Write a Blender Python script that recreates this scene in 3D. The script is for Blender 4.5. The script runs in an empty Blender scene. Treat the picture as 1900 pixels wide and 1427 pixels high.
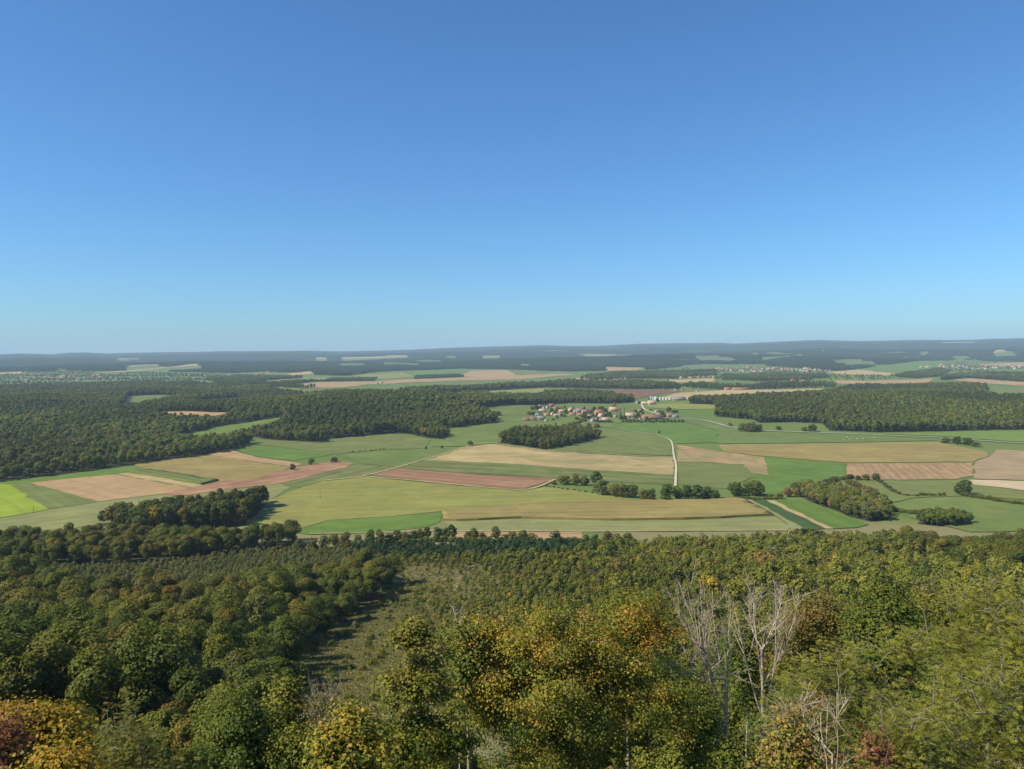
import bpy, math, random
import numpy as np
from mathutils import Vector, Matrix

SC = bpy.context.scene
COL = SC.collection
random.seed(7)
RNG = np.random.default_rng(7)

# ------------------------------------------------------------------ camera
CAM_Z = 150.0
F_PX, CX, CY = 1435.0, 950.0, 713.5          # focal length and centre in photograph pixels (1900 x 1427)
PITCH = math.atan((713.5 - 652.0) / F_PX)
ROLL = math.radians(0.45)
fwd = Vector((0, math.cos(PITCH), -math.sin(PITCH)))
up0 = Vector((0, math.sin(PITCH), math.cos(PITCH)))
x0 = Vector((1, 0, 0))
right = x0 * math.cos(ROLL) - up0 * math.sin(ROLL)
up = x0 * math.sin(ROLL) + up0 * math.cos(ROLL)
cam_d = bpy.data.cameras.new('camera')
cam_d.sensor_width = 36.0
cam_d.lens = 36.0 * F_PX / 1900.0
cam_d.clip_start = 0.5
cam_d.clip_end = 120000.0
cam = bpy.data.objects.new('camera', cam_d)
COL.objects.link(cam)
M = Matrix((right, up, -fwd)).transposed().to_4x4()
M.translation = Vector((0, 0, CAM_Z))
cam.matrix_world = M
SC.camera = cam

# ------------------------------------------------------------------ sky, sun, exposure
SUN_EL, SUN_AZ = math.radians(44), math.radians(-110)      # azimuth measured from the view direction, clockwise
world = bpy.data.worlds.new('World')
SC.world = world
world.use_nodes = True
wn, wl = world.node_tree.nodes, world.node_tree.links
sky = wn.new('ShaderNodeTexSky')
sky.sky_type = 'NISHITA'
sky.sun_disc = False
sky.sun_elevation = SUN_EL
sky.sun_rotation = SUN_AZ % (2 * math.pi)
sky.altitude = 0
sky.air_density = 1.0
sky.dust_density = 0.4
sky.ozone_density = 6.0
bg = wn['Background']
bg.inputs['Strength'].default_value = 0.094
wb = wn.new('ShaderNodeMix'); wb.data_type = 'RGBA'; wb.blend_type = 'MULTIPLY'      # the camera's blue-leaning white balance
wb.inputs[0].default_value = 1.0
wb.inputs[7].default_value = (0.535, 0.81, 1.0, 1)
wl.new(sky.outputs[0], wb.inputs[6])
wl.new(wb.outputs[2], bg.inputs['Color'])
sd = bpy.data.lights.new('sun', 'SUN')
sd.energy = 5.0
sd.angle = math.radians(0.5)
sd.color = (1.0, 0.90, 0.70)
sun = bpy.data.objects.new('sun', sd)
COL.objects.link(sun)
to_sun = Vector((math.sin(SUN_AZ) * math.cos(SUN_EL), math.cos(SUN_AZ) * math.cos(SUN_EL), math.sin(SUN_EL)))
sun.rotation_euler = to_sun.to_track_quat('Z', 'Y').to_euler()
sun.location = (0, 0, 400)
SC.view_settings.view_transform = 'Standard'
SC.view_settings.look = 'None'
SC.view_settings.exposure = 0.66
SC.view_settings.gamma = 1.0
SC.view_settings.use_curve_mapping = False
SC.cycles.max_bounces = 6
SC.cycles.diffuse_bounces = 3
SC.cycles.transmission_bounces = 3
SC.cycles.transparent_max_bounces = 8
SC.cycles.volume_bounces = 0
HAZE_DENSITY = 4.8e-5
HAZE_COLOR = (0.55, 0.79, 1.0)

# ------------------------------------------------------------------ terrain
SKYLINE = np.array([(-600, 660), (0, 658), (40, 656), (75, 657), (100, 658), (128, 655), (160, 654), (200, 656), (300, 654),
                    (420, 652), (560, 651), (640, 652), (700, 651), (760, 649), (850, 645), (950, 642), (1010, 641),
                    (1060, 642), (1110, 642), (1190, 638), (1330, 636), (1360, 638), (1470, 633), (1520, 631),
                    (1600, 633), (1700, 631), (1800, 631), (1840, 629), (1900, 628), (2500, 630)], float)
DSKY = 18500.0
_az = np.arctan2(SKYLINE[:, 0] - CX, F_PX)
_hz = 652.0 - (SKYLINE[:, 0] - CX) * math.tan(ROLL)
_zs = CAM_Z + (_hz - SKYLINE[:, 1]) * DSKY * np.cos(_az) / F_PX - 16.0


def sstep(a, b, v):
    t = np.clip((v - a) / (b - a), 0, 1)
    return t * t * (3 - 2 * t)


_k = np.random.default_rng(3)
_NW = [(_k.uniform(-1, 1) / 1500, _k.uniform(0.2, 1) / 1300, _k.uniform(0, 6.28), _k.uniform(.5, 1)) for _ in range(9)]


def terr(x, y):
    x = np.asarray(x, float); y = np.asarray(y, float)
    D = np.hypot(x, y)
    az = np.arctan2(x, np.maximum(y, 1e-3))
    yy = np.maximum(y + 0.04 * x, 0.0)
    z = 128.0 * np.exp(-(yy / 260.0) ** 1.15)
    pl = sstep(650, 1000, y)
    z = z + pl * (2.6 * np.sin(x / 190.0 + 0.7) * np.cos(y / 260.0) + 2.0 * np.sin((x + y) / 330.0))
    z = z + 40.0 * np.exp(-((x + 330) / 330) ** 2 - ((y - 1900) / 330) ** 2)
    z = z + 17.0 * np.exp(-((x - 950) / 560) ** 2 - ((y - 2050) / 360) ** 2)
    z = z + 9.0 * np.exp(-((x + 10) / 150) ** 2 - ((y - 1230) / 170) ** 2)
    z = z + 10.0 * np.exp(-((x + 1200) / 600) ** 2 - ((y - 2300) / 500) ** 2)
    rip = 5.0 * np.sin(x / 85.0 + .8 * np.sin(y / 140.0)) * np.sin(y / 120.0 + 1.0)
    z = z + rip * (sstep(-380, -620, x) * sstep(1250, 1500, y) + sstep(420, 700, x) * sstep(1480, 1650, y)) * (1 - sstep(3500, 4800, D))
    s = np.clip((D - 5000) / (DSKY - 5000), 0, 1) ** 1.5
    z = z + np.interp(az, _az, _zs) * s * (1 - 0.35 * sstep(DSKY, DSKY + 3500, D))
    n = sum(a * np.sin(kx * x * 2.2 + ky * y * 2.2 + p) for kx, ky, p, a in _NW)
    z = z + n * 11.0 * sstep(5600, 9000, D) * (1 - sstep(14500, 17500, D))
    return z


fv, rv, uv = np.array(fwd), np.array(right), np.array(up)
_T = np.geomspace(25.0, 60000.0, 1500)


def gp(pts):
    """photograph pixels -> points on the ground (first meeting of the sight line with the terrain)"""
    p = np.atleast_2d(np.asarray(pts, float))
    d = fv * F_PX + (p[:, :1] - CX) * rv + (CY - p[:, 1:2]) * uv
    d /= np.linalg.norm(d, axis=1)[:, None]
    out = np.zeros((len(p), 3))
    for i, dd in enumerate(d):
        X, Y, Z = dd[0] * _T, dd[1] * _T, CAM_Z + dd[2] * _T
        below = np.nonzero(Z < terr(X, Y))[0]
        k = below[0] if len(below) else len(_T) - 1
        lo, hi = _T[max(k - 1, 0)], _T[k]
        for _ in range(22):
            m = .5 * (lo + hi)
            if CAM_Z + dd[2] * m < terr(dd[0] * m, dd[1] * m): hi = m
            else: lo = m
        out[i] = dd[0] * hi, dd[1] * hi, terr(dd[0] * hi, dd[1] * hi)
    return out


def to_px(P):
    v = np.asarray(P, float) - np.array((0, 0, CAM_Z))
    zc = np.maximum(v @ fv, 1e-3)
    return np.stack([CX + F_PX * (v @ rv) / zc, CY - F_PX * (v @ uv) / zc], 1)


def inside(px, py, poly):
    poly = np.asarray(poly)
    r = np.zeros(len(px), bool)
    j = len(poly) - 1
    for i in range(len(poly)):
        xi, yi, xj, yj = poly[i, 0], poly[i, 1], poly[j, 0], poly[j, 1]
        c = ((yi > py) != (yj > py)) & (px < (xj - xi) * (py - yi) / ((yj - yi) if yj != yi else 1e-9) + xi)
        r ^= c
        j = i
    return r


# ------------------------------------------------------------------ helpers
def tag(o, label=None, cat=None, group=None, kind=None):
    if label: o['label'] = label
    if cat: o['category'] = cat
    if group: o['group'] = group
    if kind: o['kind'] = kind
    return o


def link(o, parent=None):
    COL.objects.link(o)
    if parent: o.parent = parent
    return o


def empty(name, loc=(0, 0, 0), rz=0.0):
    o = bpy.data.objects.new(name, None)
    o.empty_display_size = 0.5
    o.location = loc
    o.rotation_euler = (0, 0, rz)
    return link(o)


def mesh_np(name, V, Q, mats=(), midx=None, attrs=None, smooth=False):
    """mesh from numpy arrays; Q is a list of (n,k) face index arrays"""
    me = bpy.data.meshes.new(name)
    Q = [np.asarray(q, np.int32) for q in (Q if isinstance(Q, list) else [Q]) if len(q)]
    loops = np.concatenate([q.ravel() for q in Q])
    tot = np.concatenate([np.full(len(q), q.shape[1], np.int32) for q in Q])
    start = np.concatenate([[0], np.cumsum(tot)[:-1]]).astype(np.int32)
    me.vertices.add(len(V))
    me.vertices.foreach_set('co', np.asarray(V, np.float32).ravel())
    me.loops.add(len(loops))
    me.loops.foreach_set('vertex_index', loops)
    me.polygons.add(len(tot))
    me.polygons.foreach_set('loop_start', start)
    me.polygons.foreach_set('loop_total', tot)
    for m in mats: me.materials.append(m)
    if midx is not None: me.polygons.foreach_set('material_index', np.asarray(midx, np.int32))
    if smooth: me.polygons.foreach_set('use_smooth', np.ones(len(tot), bool))
    me.update(calc_edges=True)
    for k, a in (attrs or {}).items():
        a = np.asarray(a, np.float32)
        if a.ndim == 1:
            t = me.attributes.new(k, 'FLOAT', 'POINT'); t.data.foreach_set('value', a)
        else:
            t = me.attributes.new(k, 'FLOAT_COLOR', 'POINT')
            t.data.foreach_set('color', np.concatenate([a, np.ones((len(a), 1), np.float32)], 1).ravel())
    me.validate()
    return me


def obj(name, me, parent=None):
    return link(bpy.data.objects.new(name, me), parent)


class Nodes:
    def __init__(s, name):
        s.m = bpy.data.materials.new(name); s.m.use_nodes = True
        s.t = s.m.node_tree; s.t.nodes.clear()
        s.out = s.t.nodes.new('ShaderNodeOutputMaterial')

    def n(s, kind, **kw):
        nd = s.t.nodes.new(kind)
        for k, v in kw.items():
            if k.startswith('i_'):
                key = k[2:]
                nd.inputs[int(key) if key.isdigit() else key.replace('_', ' ')].default_value = v
            else: setattr(nd, k, v)
        return nd

    def l(s, a, b): s.t.links.new(a, b)

    def mix(s, fac, a, b, blend='MIX'):
        nd = s.t.nodes.new('ShaderNodeMix'); nd.data_type = 'RGBA'; nd.blend_type = blend
        for i, v in ((0, fac), (6, a), (7, b)):
            if hasattr(v, 'is_linked'): s.l(v, nd.inputs[i])
            else: nd.inputs[i].default_value = v if i == 0 else (*v, 1)
        return nd.outputs[2]

    def math(s, op, a, b=None, c=None, clamp=False):
        nd = s.t.nodes.new('ShaderNodeMath'); nd.operation = op; nd.use_clamp = clamp
        for i, v in enumerate((a, b, c)):
            if v is None: continue
            if hasattr(v, 'is_linked'): s.l(v, nd.inputs[i])
            else: nd.inputs[i].default_value = v
        return nd.outputs[0]

    def noise(s, vec, scale, detail=3, rough=.55, dist=0.0):
        nd = s.n('ShaderNodeTexNoise', i_Scale=scale, i_Detail=detail, i_Roughness=rough, i_Distortion=dist)
        s.l(vec, nd.inputs['Vector']); return nd.outputs['Fac']

    def ramp(s, fac, lo, hi):
        nd = s.n('ShaderNodeMapRange', i_1=lo, i_2=hi); s.l(fac, nd.inputs[0]); return nd.outputs[0]

    def surf(s, color, rough=.9, spec=.2, bump=None):
        p = s.n('ShaderNodeBsdfPrincipled', i_Roughness=rough)
        p.inputs['Specular IOR Level'].default_value = spec
        if hasattr(color, 'is_linked'): s.l(color, p.inputs['Base Color'])
        else: p.inputs['Base Color'].default_value = (*color, 1)
        if bump is not None: s.l(bump, p.inputs['Normal'])
        s.l(p.outputs[0], s.out.inputs['Surface'])
        return s.m


def plain_mat(name, col, rough=.8, spec=.25, var=.25, scale=.6):
    k = Nodes(name)
    g = k.n('ShaderNodeNewGeometry')
    f = k.noise(g.outputs['Position'], scale, 4)
    c = k.mix(k.ramp(f, .3, .7), tuple(v * (1 - var) for v in col), tuple(min(1, v * (1 + var)) for v in col))
    return k.surf(c, rough, spec)


def foliage_mat(name, source):
    """leaf colour from the tree itself (object colour, scattered tree's colour, or a colour per leaf)"""
    k = Nodes(name)
    if source == 'object':
        col = k.n('ShaderNodeObjectInfo').outputs['Color']
    elif source == 'instancer':
        col = k.n('ShaderNodeAttribute', attribute_type='INSTANCER', attribute_name='tcol').outputs['Color']
    else:
        col = k.n('ShaderNodeAttribute', attribute_type='GEOMETRY', attribute_name='lc').outputs['Color']
    if source != 'leaf':
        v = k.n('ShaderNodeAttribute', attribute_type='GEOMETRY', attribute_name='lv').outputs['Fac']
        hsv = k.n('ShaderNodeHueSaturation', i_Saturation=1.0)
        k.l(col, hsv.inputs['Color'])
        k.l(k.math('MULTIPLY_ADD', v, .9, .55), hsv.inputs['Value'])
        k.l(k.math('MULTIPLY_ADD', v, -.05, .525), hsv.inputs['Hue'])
        col = hsv.outputs[0]
    p = k.n('ShaderNodeBsdfPrincipled', i_Roughness=.55)
    p.inputs['Specular IOR Level'].default_value = .10
    k.l(col, p.inputs['Base Color'])
    t = k.n('ShaderNodeBsdfTranslucent')
    k.l(k.mix(1.0, col, (1.25, 1.2, .55), 'MULTIPLY'), t.inputs['Color'])
    mx = k.n('ShaderNodeMixShader', i_0=.28)
    k.l(p.outputs[0], mx.inputs[1]); k.l(t.outputs[0], mx.inputs[2])
    k.l(mx.outputs[0], k.out.inputs['Surface'])
    return k.m


M_FOL_O = foliage_mat('foliage_object', 'object')
M_FOL_I = foliage_mat('foliage_scattered', 'instancer')
M_FOL_L = foliage_mat('foliage_leaf', 'leaf')
M_BARK = plain_mat('bark', (.085, .07, .05), .95, .1, .35, 6)
M_BARK_PALE = plain_mat('bark_pale', (.26, .225, .18), .9, .15, .4, 5)
M_BARK_DEAD = plain_mat('bark_dead', (.36, .305, .235), .9, .15, .35, 5)

# ------------------------------------------------------------------ ground sheet
def ground_mat():
    k = Nodes('ground')
    pos = k.n('ShaderNodeNewGeometry').outputs['Position']
    sep = k.n('ShaderNodeSeparateXYZ'); k.l(pos, sep.inputs[0])
    big = k.ramp(k.noise(pos, .0042, 4), .35, .65)
    mid = k.ramp(k.noise(pos, .03, 5), .3, .7)
    fine = k.ramp(k.noise(pos, .5, 5, .7), .25, .75)
    green = k.mix(big, (.085, .135, .03), (.125, .155, .045))
    green = k.mix(k.math('MULTIPLY', mid, .5), green, (.105, .16, .035))
    dry = k.mix(mid, (.20, .175, .082), (.15, .155, .06))
    dry = k.mix(k.math('MULTIPLY', fine, .6), dry, (.21, .175, .10))
    edge = k.math('ADD', sep.outputs['Y'], k.math('MULTIPLY_ADD', k.noise(pos, .02, 3), 90.0, -45.0))
    c = k.mix(k.ramp(edge, 610, 660), dry, green)
    c = k.mix(k.math('MULTIPLY', fine, .22), c, (.06, .08, .02))
    return k.surf(c, .95, .1)


def build_ground():
    R = np.concatenate([[0.0], np.geomspace(6, 27000, 560)])
    A = np.radians(np.concatenate([np.linspace(-180, -42, 30)[:-1], np.linspace(-42, 42, 300), np.linspace(42, 180, 30)[1:]]))
    rr, aa = np.meshgrid(R[1:], A, indexing='ij')
    X, Y = rr * np.sin(aa), rr * np.cos(aa)
    V = np.stack([X.ravel(), Y.ravel(), terr(X, Y).ravel()], 1)
    nr, na = rr.shape
    i, j = np.meshgrid(np.arange(nr - 1), np.arange(na - 1), indexing='ij')
    a = (i * na + j).ravel()
    Q = np.stack([a, a + na, a + na + 1, a + 1], 1)[:, ::-1]
    V = np.vstack([V, [0, 0, float(terr(0, 0))]])
    c = len(V) - 1
    T = np.array([[c, k, k + 1] for k in range(na - 1)])
    g = obj('ground', mesh_np('ground', V, [Q, T[:, ::-1]], [ground_mat()], smooth=True))
    tag(g, 'rolling ground of meadow and dry hillside grass reaching the horizon', 'ground', kind='structure')


build_ground()

# ------------------------------------------------------------------ fields
import bmesh
_layer = [0]


def drape(name, poly_xy, mat, off=None, step=None, height=0.0, label=None, cat=None, kind='structure'):
    """a sheet laid over the terrain; a standing crop gets its real height and sides"""
    poly_xy = np.asarray(poly_xy)[:, :2]
    _layer[0] += 1
    rg = np.random.default_rng(_layer[0])
    dens = []
    for i in range(len(poly_xy)):
        a_, b_ = poly_xy[i], poly_xy[(i + 1) % len(poly_xy)]
        L = float(np.hypot(*(b_ - a_)))
        m_ = max(1, min(14, int(L / max(14.0, .012 * np.hypot(*a_)))))
        for t_ in range(m_):
            j_ = 0 if t_ == 0 else 1
            dens.append(a_ + (b_ - a_) * t_ / m_ + j_ * rg.normal(0, .0011 * np.hypot(*a_), 2))
    poly_xy = np.array(dens)
    bm = bmesh.new()
    vs = [bm.verts.new((x, y, 0)) for x, y in poly_xy]
    es = [bm.edges.new((vs[i], vs[(i + 1) % len(vs)])) for i in range(len(vs))]
    r = bmesh.ops.triangle_fill(bm, edges=es, use_beauty=True)
    lo, hi = poly_xy.min(0), poly_xy.max(0)
    D = float(np.hypot(*poly_xy.mean(0)))
    step = step or max(12.0, D * .011)
    for ax in (0, 1):
        n = int((hi[ax] - lo[ax]) / step)
        n = min(n, 70)
        for k in range(1, n + 1):
            c = [0, 0, 0]; c[ax] = lo[ax] + (hi[ax] - lo[ax]) * k / (n + 1)
            no = [0, 0, 0]; no[ax] = 1
            bmesh.ops.bisect_plane(bm, geom=bm.verts[:] + bm.edges[:] + bm.faces[:], plane_co=c, plane_no=no, dist=1e-4)
    off = off if off is not None else .12 + .012 * _layer[0] + .00010 * D
    P = np.array([v.co[:] for v in bm.verts])
    Z = terr(P[:, 0], P[:, 1]) + off + height
    for v, z in zip(bm.verts, Z): v.co.z = z
    for f in bm.faces:
        f.normal_update()
        if f.normal.z < 0: f.normal_flip()
        f.smooth = True
    if height > 0:
        be = [e for e in bm.edges if e.is_boundary]
        ex = bmesh.ops.extrude_edge_only(bm, edges=be)
        for v in ex['geom']:
            if isinstance(v, bmesh.types.BMVert): v.co.z -= height + off + .5
        for f in ex['geom']:
            if isinstance(f, bmesh.types.BMFace): f.smooth = False
        bmesh.ops.recalc_face_normals(bm, faces=bm.faces[:])
    me = bpy.data.meshes.new(name)
    bm.to_mesh(me); bm.free()
    me.materials.append(mat)
    o = obj(name, me)
    tag(o, label, cat, kind=kind)
    return o


def field_mat(name, a, b, rows=None, patch=.012, fine=.35, c=None, cfac=.5, aniso=1.0):
    """a, b soil or crop colours; rows = (dx, dy, period, strength); c = third colour in larger patches"""
    k = Nodes(name)
    pos = k.n('ShaderNodeNewGeometry').outputs['Position']
    vec = pos
    if rows:
        ang = math.atan2(rows[1], rows[0])
        mp = k.n('ShaderNodeMapping'); mp.inputs['Rotation'].default_value = (0, 0, -ang)
        mp.inputs['Scale'].default_value = (1, 1, 1)
        k.l(pos, mp.inputs[0])
        mp2 = k.n('ShaderNodeMapping'); mp2.inputs['Scale'].default_value = (1 / aniso, 1, 1)
        k.l(mp.outputs[0], mp2.inputs[0]); vec = mp2.outputs[0]
    big = k.ramp(k.noise(vec, patch, 5, .6, .5), .36, .64)
    fin = k.ramp(k.noise(pos, fine, 5, .7), .2, .8)
    col = k.mix(big, a, b)
    if c:
        col = k.mix(k.math('MULTIPLY', k.ramp(k.noise(vec, patch * 1.9, 5, .62, .6), .42, .62), min(1.0, cfac * 1.3)), col, c)
    if rows:
        sp = k.n('ShaderNodeSeparateXYZ'); k.l(mp.outputs[0], sp.inputs[0])
        wob = k.math('MULTIPLY', k.noise(pos, .02, 2), rows[2] * .5)
        w = k.math('SINE', k.math('MULTIPLY', k.math('ADD', sp.outputs['Y'], wob), 6.2832 / rows[2]))
        st = k.n('ShaderNodeMapping'); st.inputs['Scale'].default_value = (.006, 1.0 / rows[2] * .6, 1)
        k.l(mp.outputs[0], st.inputs[0])
        streak = k.ramp(k.noise(st.outputs[0], 1.0, 4, .7), .3, .7)
        f = k.math('MULTIPLY_ADD', w, .3, k.math('MULTIPLY', streak, 1.0))
        f = k.math('MULTIPLY', f, min(rows[3] * 1.9, 1.3), clamp=True)
        col = k.mix(f, col, tuple(v * .55 for v in a))
        st2 = k.n('ShaderNodeMapping'); st2.inputs['Scale'].default_value = (.003, 1.0 / rows[2] * .16, 1)
        k.l(mp.outputs[0], st2.inputs[0])
        band = k.ramp(k.noise(st2.outputs[0], 1.0, 3, .6), .4, .68)
        col = k.mix(k.math('MULTIPLY', band, .32), col, tuple(min(.6, v * 1.35) for v in b))
        fr = k.math('FRACT', k.math('MULTIPLY', k.math('ADD', sp.outputs['Y'], k.math('MULTIPLY', k.noise(pos, .012, 2), 5.0)), 1 / 21.0))
        ln = k.math('LESS_THAN', fr, .10)
        col = k.mix(k.math('MULTIPLY', ln, .45), col, tuple(v * .62 for v in a))
    mot = k.ramp(k.noise(pos, .045, 6, .7, .5), .38, .66)
    col = k.mix(k.math('MULTIPLY', mot, .52), col, tuple(v * .60 for v in b))
    pale = k.ramp(k.noise(pos, .018, 4, .6, .8), .5, .75)
    col = k.mix(k.math('MULTIPLY', pale, .5), col, tuple(min(.6, v * 1.35) for v in b))
    col = k.mix(k.math('MULTIPLY', fin, .36), col, tuple(v * .6 for v in a))
    return k.surf(col, .95, .1)


GREEN = ((.105, .148, .038), (.13, .168, .045))
VIVID = ((.088, .150, .028), (.11, .175, .034))
LIME = ((.20, .27, .02), (.23, .29, .03))
DULL = ((.118, .147, .042), (.148, .170, .052))
PALE = ((.22, .225, .085), (.185, .20, .08))
YELG = ((.22, .215, .06), (.185, .20, .055))
GOLD = ((.265, .205, .075), (.24, .20, .07))
STRAW = ((.38, .295, .145), (.34, .265, .125))
TAN = ((.35, .24, .125), (.31, .21, .105))
BRICK = ((.23, .125, .070), (.27, .16, .09))
BROWN = ((.20, .12, .075), (.23, .14, .09))
CREAM = ((.46, .37, .24), (.42, .34, .21))

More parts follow.
